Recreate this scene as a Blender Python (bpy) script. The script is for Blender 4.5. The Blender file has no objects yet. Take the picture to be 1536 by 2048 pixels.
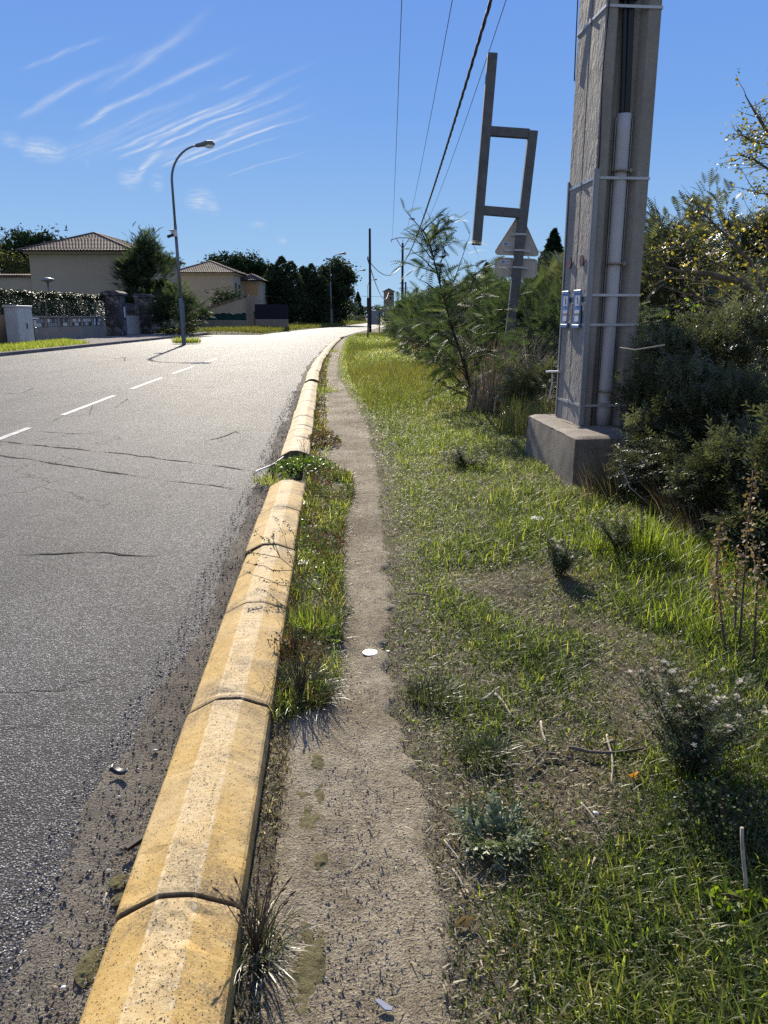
import bpy, math, random
import numpy as np
from mathutils import Vector, Matrix

C = bpy.context.scene.collection
rng = np.random.default_rng(7)
PI = math.pi
rad = math.radians

# ------------------------------------------------------------------ camera geometry (photo pixels -> metres)
CAM_H, F_PX, PITCH = 1.5, 1540.0, rad(14.3)
SP, CP = math.sin(PITCH), math.cos(PITCH)
def ray(u, v):
    x = (u-768)/F_PX; y = (v-1024)/F_PX
    return x, CP - y*SP, -SP - y*CP
def gp(u, v, z=0.0):                       # point of the ground measured in the photograph
    x, y, w = ray(u, v); t = (z-CAM_H)/w
    return np.array([x*t, y*t, z])
def at(u, v, Y):                           # point at a measured distance
    x, y, w = ray(u, v); t = Y/y
    return np.array([x*t, Y, CAM_H+w*t])

# ------------------------------------------------------------------ numpy noise
def _h(ix, iy, s):
    n = (ix.astype(np.int64)*374761393 + iy.astype(np.int64)*668265263 + s*974634777) & 0xffffffff
    n = ((n ^ (n >> 13))*1274126177) & 0xffffffff
    return ((n ^ (n >> 16)) & 0xffff)/65535.0
def vnoise(x, y, s=0):
    x = np.asarray(x, float); y = np.asarray(y, float)
    ix = np.floor(x); iy = np.floor(y); fx = x-ix; fy = y-iy
    fx = fx*fx*(3-2*fx); fy = fy*fy*(3-2*fy)
    a = _h(ix, iy, s); b = _h(ix+1, iy, s); c = _h(ix, iy+1, s); d = _h(ix+1, iy+1, s)
    return (a*(1-fx)+b*fx)*(1-fy) + (c*(1-fx)+d*fx)*fy
def fbm(x, y, s=0, o=4):
    r = 0; a = .5; t = 0
    for k in range(o):
        r = r + a*vnoise(x*2**k+17*k, y*2**k-9*k, s+k); t += a; a *= .5
    return r/t
def smooth(a, b, x):
    t = np.clip((x-a)/(b-a), 0, 1); return t*t*(3-2*t)

# ------------------------------------------------------------------ mesh builder
class MB:
    def __init__(s): s.v = []; s.f = []; s.n = 0
    def add(s, v, f, m=0, r=None, sm=False):
        v = np.asarray(v, float).reshape(-1, 3)
        fl = f if isinstance(f, (list, tuple)) and len(f) and isinstance(f[0], np.ndarray) and f[0].ndim == 2 else [f]
        for q in fl:
            if isinstance(q, np.ndarray): groups = [q]
            else:
                by = {}
                for p in q: by.setdefault(len(p), []).append(p)
                groups = [np.array(g) for g in by.values()]
            for g in groups:
                rr = np.full(len(g), .5) if r is None else (np.full(len(g), float(r)) if np.isscalar(r) else np.asarray(r, float))
                if len(rr) != len(g): rr = np.repeat(rr, len(g)//len(rr))
                s.f.append((g+s.n, m, rr, sm))
        s.v.append(v); s.n += len(v)
        return s
    def build(s, name, mats, parent=None, org=None):
        V = np.concatenate(s.v)
        if parent is not None:
            q = parent
            while q is not None: V = V - np.array(q.location); q = q.parent
        elif org is not None: V = V - np.array(org)
        me = bpy.data.meshes.new(name)
        tot = np.concatenate([np.full(len(g), g.shape[1]) for g, *_ in s.f])
        lv = np.concatenate([g.ravel() for g, *_ in s.f])
        me.vertices.add(len(V)); me.vertices.foreach_set('co', V.astype(np.float32).ravel())
        me.loops.add(len(lv)); me.loops.foreach_set('vertex_index', lv.astype(np.int32))
        me.polygons.add(len(tot))
        st = np.concatenate([[0], np.cumsum(tot)[:-1]])
        me.polygons.foreach_set('loop_start', st.astype(np.int32))
        me.polygons.foreach_set('loop_total', tot.astype(np.int32))
        if not isinstance(mats, (list, tuple)): mats = [mats]
        for m in mats: me.materials.append(m)
        me.polygons.foreach_set('material_index', np.concatenate([np.full(len(g), m) for g, m, _, _ in s.f]).astype(np.int32))
        me.polygons.foreach_set('use_smooth', np.concatenate([np.full(len(g), sm) for g, _, _, sm in s.f]))
        at_ = me.attributes.new('rnd', 'FLOAT', 'FACE')
        at_.data.foreach_set('value', np.concatenate([r for _, _, r, _ in s.f]).astype(np.float32))
        me.update(calc_edges=True); me.validate()
        o = bpy.data.objects.new(name, me); C.objects.link(o)
        if parent is not None: o.parent = parent
        elif org is not None: o.location = org
        return o

def tag(o, label=None, cat=None, group=None, kind=None):
    if label: o['label'] = label
    if cat: o['category'] = cat
    if group: o['group'] = group
    if kind: o['kind'] = kind
    return o
def thing(name, label, cat, loc, group=None):
    o = bpy.data.objects.new(name, None); C.objects.link(o)
    o.location = [float(q) for q in loc]; o.empty_display_size = .1
    return tag(o, label, cat, group)
def struct(name, mb, mats, parent=None):
    o = mb.build(name, mats, parent)
    if parent is None: o['kind'] = 'structure'
    return o
def bevel(o, w=.01, seg=2):
    b = o.modifiers.new('Bevel', 'BEVEL'); b.width = w; b.segments = seg; b.limit_method = 'ANGLE'; b.angle_limit = rad(40)
    return o

BOXF = np.array([[0,3,2,1],[4,5,6,7],[0,1,5,4],[1,2,6,5],[2,3,7,6],[3,0,4,7]])
def box(mb, c, s, rz=0, m=0, r=None, R=None):
    x, y, z = np.array(s)/2
    v = np.array([[-x,-y,-z],[x,-y,-z],[x,y,-z],[-x,y,-z],[-x,-y,z],[x,-y,z],[x,y,z],[-x,y,z]])
    if R is not None: v = v @ np.array(R).T
    elif rz:
        ca, sa = math.cos(rz), math.sin(rz); v = v @ np.array([[ca,sa,0],[-sa,ca,0],[0,0,1]])
    return mb.add(v+np.array(c), BOXF, m, r)
def beam(mb, a, b, w, d, up=(0,1,0), m=0):         # rectangular bar from a to b: w across, d along `up`
    a = np.array(a, float); b = np.array(b, float); t = b-a; L = np.linalg.norm(t); t /= L
    u = np.array(up, float); u -= t*u.dot(t); u /= np.linalg.norm(u); s = np.cross(t, u)
    return box(mb, (a+b)/2, (w, d, L), R=np.stack([s, u, t], 1), m=m)
def tube(mb, pts, rr, n=8, m=0, r=None, cap=True):
    P = np.array(pts, float); k = len(P); rr = np.full(k, rr) if np.isscalar(rr) else np.array(rr, float)
    T = np.gradient(P, axis=0); T /= np.linalg.norm(T, axis=1)[:, None]+1e-9
    ref = np.array([0,0,1.]) if abs(T[0,2]) < .9 else np.array([1.,0,0])
    A = np.cross(T, ref)
    for i in range(k):
        if np.linalg.norm(A[i]) < 1e-3: A[i] = A[i-1] if i else np.array([0,1.,0])
    A /= np.linalg.norm(A, axis=1)[:, None]; B = np.cross(T, A)
    th = np.arange(n)*2*PI/n
    v = (P[:,None,:] + rr[:,None,None]*(np.cos(th)[None,:,None]*A[:,None,:] + np.sin(th)[None,:,None]*B[:,None,:])).reshape(-1, 3)
    i, j = np.meshgrid(np.arange(k-1), np.arange(n), indexing='ij'); j2 = (j+1) % n
    f = np.stack([i*n+j, i*n+j2, (i+1)*n+j2, (i+1)*n+j], -1).reshape(-1, 4)
    mb.add(v, f, m, r, True)
    if cap and n >= 3:
        base = mb.n-len(v)
        mb.f.append((np.array([list(range(n))[::-1]])+base, m, np.array([.5 if r is None else r]), False))
        mb.f.append((np.array([list(range(n))])+base+(k-1)*n, m, np.array([.5 if r is None else r]), False))
    return mb
def prism(mb, outline, d, o, ex, ey, m=0):          # 2D outline extruded by d along ex x ey
    O = np.array(outline, float); n = len(O); ex = np.array(ex, float); ey = np.array(ey, float); ez = np.cross(ex, ey)
    a = np.array(o)+O[:, :1]*ex+O[:, 1:]*ey; b = a+ez*d
    mb.add(np.concatenate([a, b]), [list(range(n))[::-1], list(range(n, 2*n))]+[[i, (i+1) % n, n+(i+1) % n, n+i] for i in range(n)], m)
    return mb
def grid(mb, X, Y, Z, m=0, sm=True, r=None):
    a, b = X.shape
    i, j = np.meshgrid(np.arange(a-1), np.arange(b-1), indexing='ij')
    f = np.stack([i*b+j, i*b+j+1, (i+1)*b+j+1, (i+1)*b+j], -1).reshape(-1, 4)
    # make sure it faces up
    v = np.stack([X, Y, Z], -1).reshape(-1, 3)
    n = np.cross(v[f[0,1]]-v[f[0,0]], v[f[0,3]]-v[f[0,0]])
    if n[2] < 0: f = f[:, ::-1]
    return mb.add(v, f, m, r, sm)
def disc_outline(rx, ry, n=20): return [(rx*math.cos(2*PI*i/n), ry*math.sin(2*PI*i/n)) for i in range(n)]
def rrect(w, h, r, n=5):
    o = []
    for cx, cy, a0 in ((w/2-r, h/2-r, 0), (-w/2+r, h/2-r, 90), (-w/2+r, -h/2+r, 180), (w/2-r, -h/2+r, 270)):
        for k in range(n+1):
            a = rad(a0+90*k/n); o.append((cx+r*math.cos(a), cy+r*math.sin(a)))
    return o

# ------------------------------------------------------------------ vegetation primitives
def blades(mb, P, L, W, lean, az, curl, r, m=0, segs=3):
    """curved tapering grass blades"""
    n = len(P); P = np.asarray(P, float)
    h = np.stack([np.cos(az), np.sin(az), np.zeros(n)], 1)          # lean direction
    s = np.stack([-np.sin(az+.6*(rng.random(n)-.5)), np.cos(az), np.zeros(n)], 1)
    rows = []; p = P.copy(); a = lean.copy()
    w = np.full(n, W) if np.isscalar(W) else W.copy(); L = np.full(n, L) if np.isscalar(L) else L
    for k in range(segs):
        wk = w*(1-.22*k)
        rows.append(p-s*wk[:,None]/2); rows.append(p+s*wk[:,None]/2)
        p = p + (L/segs)[:,None]*(np.cos(a)[:,None]*np.array([0,0,1.]) + np.sin(a)[:,None]*h)
        a = a+curl/segs
    rows.append(p)
    v = np.stack(rows, 1); nv = v.shape[1]; v = v.reshape(-1, 3)
    o = np.arange(n)*nv
    q = [np.stack([o+2*k, o+2*k+1, o+2*k+3, o+2*k+2], 1) for k in range(segs-1)]
    t = np.stack([o+2*(segs-1), o+2*(segs-1)+1, o+2*segs], 1)
    base = mb.n; mb.v.append(v); mb.n += len(v)
    for g in q: mb.f.append((g+base, m, r, True))
    mb.f.append((t+base, m, r, True))
    return mb
def leaves(mb, P, L, asp, r, m=0, up=0.0, droop=0.0, flat=0.0):
    """rhombic leaves, random orientation"""
    n = len(P); d = rng.normal(size=(n, 3)); d[:, 2] = d[:, 2]*.7 - droop + up; d /= np.linalg.norm(d, axis=1)[:, None]
    if flat: d[:, 2] *= 1-flat*.75; d /= np.linalg.norm(d, axis=1)[:, None]
    e = rng.normal(size=(n, 3))
    if flat: e = e*(1-flat)+flat*np.cross(d, [0, 0, 1.])*1.5
    e -= d*(e*d).sum(1)[:, None]; e /= np.linalg.norm(e, axis=1)[:, None]
    nn = np.cross(d, e)
    L = np.asarray(L) if not np.isscalar(L) else np.full(n, L); L = L[:, None]; w = L*asp/2
    v = np.stack([P-d*L/2, P+e*w-d*L*.05+nn*L*.06, P+d*L/2, P-e*w-d*L*.05+nn*L*.06], 1).reshape(-1, 3)
    o = np.arange(n)*4
    return mb.add(v, np.stack([o, o+1, o+2, o+3], 1), m, r)
def frames(D, roll=None):
    n = len(D); D = D/np.linalg.norm(D, axis=1)[:, None]
    up = np.tile(np.array([0,0,1.]), (n, 1)); up[np.abs(D[:, 2]) > .95] = [1,0,0]
    S = np.cross(up, D); S /= np.linalg.norm(S, axis=1)[:, None]; U = np.cross(D, S)
    if roll is not None:
        c = np.cos(roll)[:, None]; q = np.sin(roll)[:, None]; S, U = c*S+q*U, -q*S+c*U
    return np.stack([D, S, U], 2)          # columns: forward, side, up
def inst(mb, tv, tfs, M, P, sc, r, m=0):
    n = len(P); k = len(tv)
    v = np.einsum('nij,kj->nki', M*np.asarray(sc)[:, None, None], tv)+P[:, None, :]
    base = mb.n; mb.v.append(v.reshape(-1, 3)); mb.n += n*k
    for f in tfs:
        g = (f[None]+(np.arange(n)*k)[:, None, None]).reshape(-1, f.shape[1])
        mb.f.append((g+base, m, np.repeat(r, len(f)), False))
    return mb
def frond_template(m=11, w=.45, droop=.5, thick=.05):
    """feathery bipinnate leaf of unit length: rachis and paired slender pinnae"""
    v = []; t = []
    X = np.linspace(0, 1, m+1); Z = -droop*X**2
    for i in range(m):
        n0 = len(v); v += [(X[i], -.008, Z[i]), (X[i], .008, Z[i]), (X[i+1], 0, Z[i+1])]; t.append((n0, n0+1, n0+2))
    for i in range(1, m+1):
        x = X[i]; l = w*math.sin(PI*(.18+.8*x))*.5+.05
        for s in (-1, 1):
            n0 = len(v)
            v += [(x-thick/2, 0, Z[i]), (x+thick/2, 0, Z[i]), (x+l*.55, s*l, Z[i]-.12*l+.03*math.sin(7*i))]; t.append((n0, n0+1, n0+2))
    return np.array(v), [np.array(t)]
def sprig_template(m=7, w=.3):
    """short twig with little leaves on both sides"""
    v = []; t = []; q = []
    for i in range(m):
        x = (i+.6)/m
        for s in (-1, 1):
            n0 = len(v); a = s*(.9-.3*x); l = w*(1-.45*x); dx, dy = math.cos(a)*l, math.sin(a)*l
            zz = .12*math.sin(3.1*i+s)
            v += [(x, 0, 0), (x+.45*dx-.2*dy, .45*dy+.2*dx, zz*.6), (x+dx, dy, zz), (x+.45*dx+.2*dy, .45*dy-.2*dx, zz*.6)]
            q.append((n0, n0+1, n0+2, n0+3))
    n0 = len(v); v += [(0, -.012, 0), (0, .012, 0), (1, 0, 0)]; t.append((n0, n0+1, n0+2))
    return np.array(v), [np.array(q), np.array(t)]
def sphere_dirs(n):
    d = rng.normal(size=(n, 3)); return d/np.linalg.norm(d, axis=1)[:, None]
def bent(a, b, k=6, wob=.1, sag=0.0):
    a = np.array(a, float); b = np.array(b, float); t = np.linspace(0, 1, k)[:, None]; L = np.linalg.norm(b-a)
    off = np.cumsum(rng.normal(size=(k, 3)), 0)*wob*L/k; off -= t*off[-1]; off[0] = 0
    p = a+(b-a)*t+off; p[:, 2] -= sag*L*4*(t*(1-t))[:, 0]
    return p
SKY_STR, SUN_STR, EXPO = .07, 5.0, 0.64
# ------------------------------------------------------------------ materials
class NT:
    def __init__(s, name, tree=None):
        if tree is None:
            s.m = bpy.data.materials.new(name); s.m.use_nodes = True; tree = s.m.node_tree
        s.t = tree; s.t.nodes.clear()
    def n(s, typ, **kw):
        o = s.t.nodes.new(typ)
        for k, v in kw.items():
            if k == 'ins':
                for i, x in v.items():
                    if isinstance(x, bpy.types.NodeSocket): s.t.links.new(x, o.inputs[i])
                    else: o.inputs[i].default_value = x
            else: setattr(o, k, v)
        return o
    def math(s, op, a, b=0.0, c=None, clamp=False):
        ins = {0: a, 1: b}
        if c is not None: ins[2] = c
        return s.n('ShaderNodeMath', operation=op, use_clamp=clamp, ins=ins).outputs[0]
    def ramp(s, fac, stops, interp='LINEAR'):
        o = s.n('ShaderNodeValToRGB', ins={0: fac}); cr = o.color_ramp; cr.interpolation = interp
        while len(cr.elements) < len(stops): cr.elements.new(.5)
        for e, (p, c) in zip(cr.elements, stops):
            e.position = p; e.color = (c, c, c, 1) if np.isscalar(c) else (*c, 1)
        return o.outputs[0]
    def mix(s, fac, a, b, blend='MIX'):
        o = s.n('ShaderNodeMix', data_type='RGBA', blend_type=blend)
        for i, x in ((0, fac), (6, a), (7, b)):
            if isinstance(x, bpy.types.NodeSocket): s.t.links.new(x, o.inputs[i])
            else: o.inputs[i].default_value = (*x, 1) if i and len(x) == 3 else x
        return o.outputs[2]
    def noise(s, vec, scale, detail=4, rough=.55, dist=0, out=0):
        return s.n('ShaderNodeTexNoise', ins={'Vector': vec, 'Scale': scale, 'Detail': detail, 'Roughness': rough, 'Distortion': dist}).outputs[out]
    def vor(s, vec, scale, feature='F1', out=0, rnd=1.0):
        return s.n('ShaderNodeTexVoronoi', feature=feature, ins={'Vector': vec, 'Scale': scale, 'Randomness': rnd}).outputs[out]
    def bump(s, h, strength=.5, dist=.01, nrm=None):
        ins = {'Height': h, 'Strength': strength, 'Distance': dist}
        if nrm is not None: ins['Normal'] = nrm
        return s.n('ShaderNodeBump', ins=ins).outputs[0]
    def scalev(s, vec, sc):
        return s.n('ShaderNodeMapping', ins={'Vector': vec, 'Scale': sc}).outputs[0]
    def pos(s): return s.n('ShaderNodeNewGeometry').outputs['Position']
    def obj(s): return s.n('ShaderNodeTexCoord').outputs['Object']
    def principled(s, **kw):
        p = s.n('ShaderNodeBsdfPrincipled')
        for k, v in kw.items():
            k = {'col': 'Base Color', 'rough': 'Roughness', 'spec': 'Specular IOR Level', 'metal': 'Metallic', 'nrm': 'Normal', 'coat': 'Coat Weight'}[k]
            if isinstance(v, bpy.types.NodeSocket): s.t.links.new(v, p.inputs[k])
            else: p.inputs[k].default_value = (*v, 1) if k == 'Base Color' else v
        return p
    def out(s, sh):
        o = s.n('ShaderNodeOutputMaterial'); s.t.links.new(sh.outputs[0] if hasattr(sh, 'outputs') else sh, o.inputs[0]); return s.m

def mat_leaf(name, cols, trans=.35, rough=.5, spec=.35, tcol=None):
    """cols: ramp over the per-leaf random value; light passes through the leaf"""
    N = NT(name)
    a = N.n('ShaderNodeAttribute', attribute_name='rnd').outputs['Fac']
    col = N.ramp(a, [(i/(len(cols)-1), c) for i, c in enumerate(cols)])
    p = N.principled(col=col, rough=rough, spec=spec)
    if trans:
        tc = N.mix(1.0, col, tcol or (1.5, 1.6, .7), 'MULTIPLY')
        t = N.n('ShaderNodeBsdfTranslucent', ins={'Color': tc})
        mx = N.n('ShaderNodeMixShader', ins={0: trans, 1: p.outputs[0], 2: t.outputs[0]})
        return N.out(mx)
    return N.out(p)
def mat_plain(name, col, rough=.6, spec=.4, metal=0, var=.12, scale=6, bump=0.0, bscale=40, dirt=None):
    """weathered plain surface: two scales of mottling, slight bump"""
    N = NT(name); o = N.obj()
    n1 = N.noise(o, scale, 5); n2 = N.noise(o, scale*7, 3)
    f = N.math('ADD', N.math('MULTIPLY', n1, .65), N.math('MULTIPLY', n2, .35))
    c = np.array(col)
    cc = N.ramp(f, [(.3, c*(1-var*1.6)), (.5, c), (.7, np.minimum(c*(1+var), .95))])
    if dirt:
        g = N.ramp(N.noise(N.scalev(o, (1, 1, .25)), scale*1.7, 6, .7), [(.5, 0.), (.72, 1.)])
        cc = N.mix(N.math('MULTIPLY', g, .6), cc, dirt)
    kw = dict(col=cc, rough=N.math('ADD', rough-.06, N.math('MULTIPLY', n2, .12)), spec=spec, metal=metal)
    if bump: kw['nrm'] = N.bump(N.noise(o, bscale, 5, .65), bump, .01)
    return N.out(N.principled(**kw))

M = {}
# asphalt: dark binder with pale polished stones standing out of it
def mat_asphalt():
    N = NT('worn asphalt'); p = N.pos()
    d1 = N.vor(p, 140); cc = N.vor(p, 140, out=1)
    d2 = N.vor(p, 240)
    cr = N.n('ShaderNodeSeparateColor', ins={0: cc}).outputs[0]
    big = N.noise(p, .35, 4, .6); mid = N.noise(p, 2.2, 5, .6)
    lanes = N.noise(N.scalev(p, (1.1, .05, 1)), 1.3, 3)
    stone = N.ramp(cr, [(0, (.05,.047,.045)), (.4, (.135,.128,.12)), (.72, (.27,.258,.243)), (1, (.66,.64,.61))])
    binder = (.055,.051,.048)
    k = N.ramp(d1, [(.38, 1.), (.58, 0.)])
    c = N.mix(k, binder, stone)
    sh = N.math('ADD', N.math('MULTIPLY', big, .5), N.math('ADD', N.math('MULTIPLY', mid, .25), N.math('MULTIPLY', lanes, .4)))
    c = N.mix(1.0, c, N.ramp(sh, [(.42, .47), (.66, .98)]), 'MULTIPLY')
    # fine random cracking in patches
    cv = N.n('ShaderNodeVectorMath', operation='ADD', ins={0: p, 1: N.n('ShaderNodeVectorMath', operation='SCALE', ins={0: N.noise(p, 3, 4, out=1), 'Scale': .5}).outputs[0]}).outputs[0]
    e = N.vor(cv, .75, 'DISTANCE_TO_EDGE')
    ck = N.math('MULTIPLY', N.ramp(e, [(.004, 1.), (.011, 0.)]), N.ramp(N.noise(p, .4, 2), [(.52, 0.), (.58, 1.)]))
    c = N.mix(N.math('MULTIPLY', ck, .8), c, (.012,.012,.012))
    h = N.math('SUBTRACT', N.math('ADD', N.math('MULTIPLY', N.ramp(d1, [(.1, 1.), (.75, 0.)]), N.math('ADD', .5, cr)), N.math('MULTIPLY', d2, .35)), N.math('MULTIPLY', ck, 2.))
    r = N.math('ADD', N.math('MULTIPLY', cr, -.25), .82)
    return N.out(N.principled(col=c, rough=r, spec=.17, nrm=N.bump(h, .8, .0055)))
M['asphalt'] = mat_asphalt()
def mat_dirt(name, cols, stones=.6, sc=1.0, tread=False):
    N = NT(name); p = N.pos()
    a = N.noise(p, 1.6*sc, 5, .6); b = N.noise(p, 26*sc, 5, .7); g = N.noise(p, 170*sc, 3, .7)
    f = N.math('ADD', N.math('MULTIPLY', a, .4), N.math('ADD', N.math('MULTIPLY', b, .3), N.math('MULTIPLY', g, .45)))
    c = N.ramp(f, [(.46, cols[0]), (.56, cols[1]), (.66, cols[2])])
    d = N.vor(p, 95*sc); vc = N.n('ShaderNodeSeparateColor', ins={0: N.vor(p, 95*sc, out=1)}).outputs[0]
    k = N.math('MULTIPLY', N.ramp(d, [(.18, 1.), (.34, 0.)]), N.math('GREATER_THAN', vc, 1-stones*.4))
    c = N.mix(k, c, N.ramp(N.math('FRACT', N.math('MULTIPLY', vc, 37.)), [(0, (.06,.055,.05)), (.5, (.24,.21,.18)), (1, (.52,.47,.4))]))
    h = N.math('ADD', N.math('ADD', N.math('MULTIPLY', N.math('ADD', b, N.noise(p, 62*sc, 3, .6)), .7), N.math('MULTIPLY', g, .9)), N.math('ADD', N.math('MULTIPLY', k, .6), N.math('MULTIPLY', N.ramp(d, [(.1, 1.), (.7, 0.)]), .1)))
    if tread:      # knobbly tyre prints along the path
        w = N.n('ShaderNodeTexWave', wave_type='BANDS', bands_direction='Y', ins={'Vector': p, 'Scale': 17., 'Distortion': 7., 'Detail': 2.}).outputs[1]
        msk = N.math('MULTIPLY', N.ramp(N.noise(N.scalev(p, (9, .35, 1)), 1.0, 2), [(.56, 0.), (.66, 1.)]), .13)
        h = N.math('ADD', h, N.math('MULTIPLY', w, msk))
    return N.out(N.principled(col=c, rough=.92, spec=.15, nrm=N.bump(h, 1., .026)))
M['path'] = mat_dirt('trodden sandy earth', [(.2,.158,.1), (.38,.315,.21), (.6,.52,.37)], 1.5, tread=True)
M['soil'] = mat_dirt('verge soil with thatch', [(.06,.05,.03), (.165,.138,.085), (.31,.265,.175)], .6)
M['shoulder'] = mat_dirt('gritty dark roadside grit', [(.11,.093,.07), (.215,.187,.145), (.34,.3,.235)], 1.3)
M['field'] = mat_dirt('rough grassy ground', [(.05,.055,.02), (.1,.1,.04), (.17,.15,.07)], .1, .25)
M['pavement'] = mat_dirt('dusty pavement', [(.16,.14,.12), (.26,.23,.2), (.36,.32,.28)], .3, .6)
def mat_kerb(sheen_mix=0.0):
    N = NT('worn yellow paint on concrete')
    tc = N.n('ShaderNodeTexCoord').outputs['Object']; rnd = N.n('ShaderNodeObjectInfo').outputs['Random']
    off = N.n('ShaderNodeCombineXYZ', ins={0: N.math('MULTIPLY', rnd, 31.), 1: N.math('MULTIPLY', rnd, 57.), 2: N.math('MULTIPLY', rnd, 13.)}).outputs[0]
    p = N.n('ShaderNodeVectorMath', operation='ADD', ins={0: tc, 1: off}).outputs[0]
    sx = N.n('ShaderNodeSeparateXYZ', ins={0: tc}); x, y = sx.outputs[0], sx.outputs[1]
    wob = N.math('MULTIPLY', N.math('SUBTRACT', N.noise(p, 14, 5), .5), .022)
    ax = N.math('ABSOLUTE', N.math('ADD', x, wob))
    top = N.ramp(ax, [(.036, 1.), (.047, 0.)])
    n1 = N.noise(p, 9, 6, .65); n2 = N.noise(p, 60, 4, .7)
    yel = N.ramp(N.math('ADD', N.math('MULTIPLY', n1, .6), N.math('MULTIPLY', n2, .4)), [(.3, (.4,.245,.07)), (.5, (.6,.39,.12)), (.7, (.7,.51,.22))])
    bare = N.ramp(n2, [(.3, (.42,.3,.15)), (.55, (.68,.53,.29)), (.75, (.8,.66,.42))])
    wear = N.math('MULTIPLY', top, N.ramp(N.noise(p, 5, 5, .7), [(.3, .25), (.55, .75)]))
    c = N.mix(wear, yel, bare)
    fade = N.ramp(N.noise(p, 2.3, 4, .6), [(.45, 0.), (.75, .55)])
    c = N.mix(fade, c, (.62,.5,.3))
    if sheen_mix: c = N.mix(sheen_mix, c, (.72,.62,.43))  # grazing sun sheen of the far runs painted in as a paler colour
    # grey lichen and soot, heavier near the joints and on the path side
    ye = N.ramp(N.math('ABSOLUTE', y), [(.3, 0.), (.5, .13)])
    rx = N.ramp(x, [(.0, 0.), (.15, .08)])
    s = N.math('ADD', N.math('ADD', N.noise(p, 6, 7, .72), N.math('MULTIPLY', n2, .18)), N.math('ADD', ye, rx))
    st = N.ramp(s, [(.61, 0.), (.77, .75)])
    c = N.mix(N.math('MULTIPLY', st, N.ramp(N.noise(p, 150, 2), [(.4, .2), (.56, 1.)])), c, (.13,.1,.065))
    c = N.mix(N.ramp(N.math('ABSOLUTE', y), [(.488, 0.), (.4915, .85)]), c, (.05,.035,.02))
    ridge = N.math('MULTIPLY', N.ramp(N.math('ABSOLUTE', N.math('SUBTRACT', N.math('ABSOLUTE', N.math('ADD', x, N.math('MULTIPLY', wob, .25))), .047)), [(.001, 1.), (.006, 0.)]), N.ramp(N.noise(p, 40, 4), [(.4, .1), (.6, .7)]))
    c = N.mix(ridge, c, (.82,.72,.5))  # highlights along the creases painted as pale lines
    # open pores
    pw_ = N.n('ShaderNodeVectorMath', operation='ADD', ins={0: N.scalev(p, (1.25, .75, 1)), 1: N.n('ShaderNodeVectorMath', operation='SCALE', ins={0: N.noise(p, 70, 3, out=1), 'Scale': .012}).outputs[0]}).outputs[0]
    pore = None
    patch = N.ramp(N.noise(p, 3.5, 5, .7), [(.35, .04), (.65, -.38)])
    for sc_, sz, dn in ((70, .24, .93), (130, .3, .84), (230, .32, .78)):
        pv = N.vor(pw_, sc_); pc = N.n('ShaderNodeSeparateColor', ins={0: N.vor(pw_, sc_, out=1)}).outputs[0]
        th = N.math('ADD', N.math('SUBTRACT', dn, N.math('MULTIPLY', top, .16)), patch)
        q = N.math('MULTIPLY', N.ramp(pv, [(sz*.5, 1.), (sz*1.15, 0.)]), N.math('GREATER_THAN', pc, th))
        pore = q if pore is None else N.math('MAXIMUM', pore, q)
    c = N.mix(N.math('MULTIPLY', pore, .85), c, (.07,.05,.03))
    h = N.math('SUBTRACT', N.math('ADD', N.math('MULTIPLY', n2, .5), N.math('MULTIPLY', n1, .4)), N.math('MULTIPLY', pore, 1.2))
    return N.out(N.principled(col=c, rough=.78, spec=.3, nrm=N.bump(h, .7, .006)))
M['kerb'] = mat_kerb(); M['kerbsheen'] = mat_kerb(.4)
def mat_concrete(name, cols, sc=1.0, bump=.6, streak=.5, relief=0.0):
    N = NT(name); o = N.obj()
    a = N.noise(o, 1.3*sc, 6, .65); b = N.noise(o, 22*sc, 5, .7); st = N.noise(N.scalev(o, (6, 6, .35)), 1.4*sc, 6, .7)
    f = N.math('ADD', N.math('MULTIPLY', a, .5), N.math('ADD', N.math('MULTIPLY', b, .3), N.math('MULTIPLY', st, .25)))
    c = N.ramp(f, [(.36, cols[0]), (.52, cols[1]), (.68, cols[2])])
    c = N.mix(N.math('MULTIPLY', N.ramp(st, [(.54, 0.), (.7, 1.)]), streak), c, tuple(np.array(cols[0])*.45))
    h = N.math('ADD', N.math('MULTIPLY', b, .5), N.math('MULTIPLY', N.noise(o, 110*sc, 3), .25))
    nr = N.bump(h, bump, .006)
    if relief:
        w = N.noise(N.scalev(o, (1, 1, .45)), 16, 4, .6, 1.2)
        msk = N.ramp(N.noise(N.scalev(o, (1, 1, .5)), 1.6, 3), [(.36, .25), (.5, 1.)])
        nr = N.bump(N.math('MULTIPLY', w, msk), relief, .05, nr)
    return N.out(N.principled(col=c, rough=.85, spec=.25, nrm=nr))
M['pole'] = mat_concrete('smooth cast concrete', [(.21,.188,.155), (.295,.265,.22), (.38,.343,.29)], 1, .3, .35)
M['pole_rough'] = mat_concrete('rough trowelled concrete', [(.24,.212,.178), (.33,.298,.255), (.42,.382,.325)], 1, .45, .3, .45)
M['foundation'] = mat_concrete('stained foundation concrete', [(.1,.085,.068), (.22,.185,.145), (.4,.34,.26)], 2.6, 1., .8)
M['stucco'] = mat_concrete('beige render', [(.4,.335,.245), (.45,.38,.28), (.49,.42,.31)], .25, .2, .12)
M['wallgrey'] = mat_concrete('grey boundary render', [(.2,.168,.135), (.27,.23,.185), (.34,.295,.24)], .6, .3, .5)
M['galv'] = mat_plain('dull galvanised steel', (.26,.25,.235), .5, .5, .55, .2, 5, dirt=(.16,.15,.14))
M['signsteel'] = mat_plain('dark weathered sign steel', (.13,.13,.125), .55, .35, .3, .25, 5, dirt=(.07,.07,.065))
M['lamp'] = mat_plain('grey painted lamp steel', (.17,.175,.19), .5, .5, .2, .15)
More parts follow.
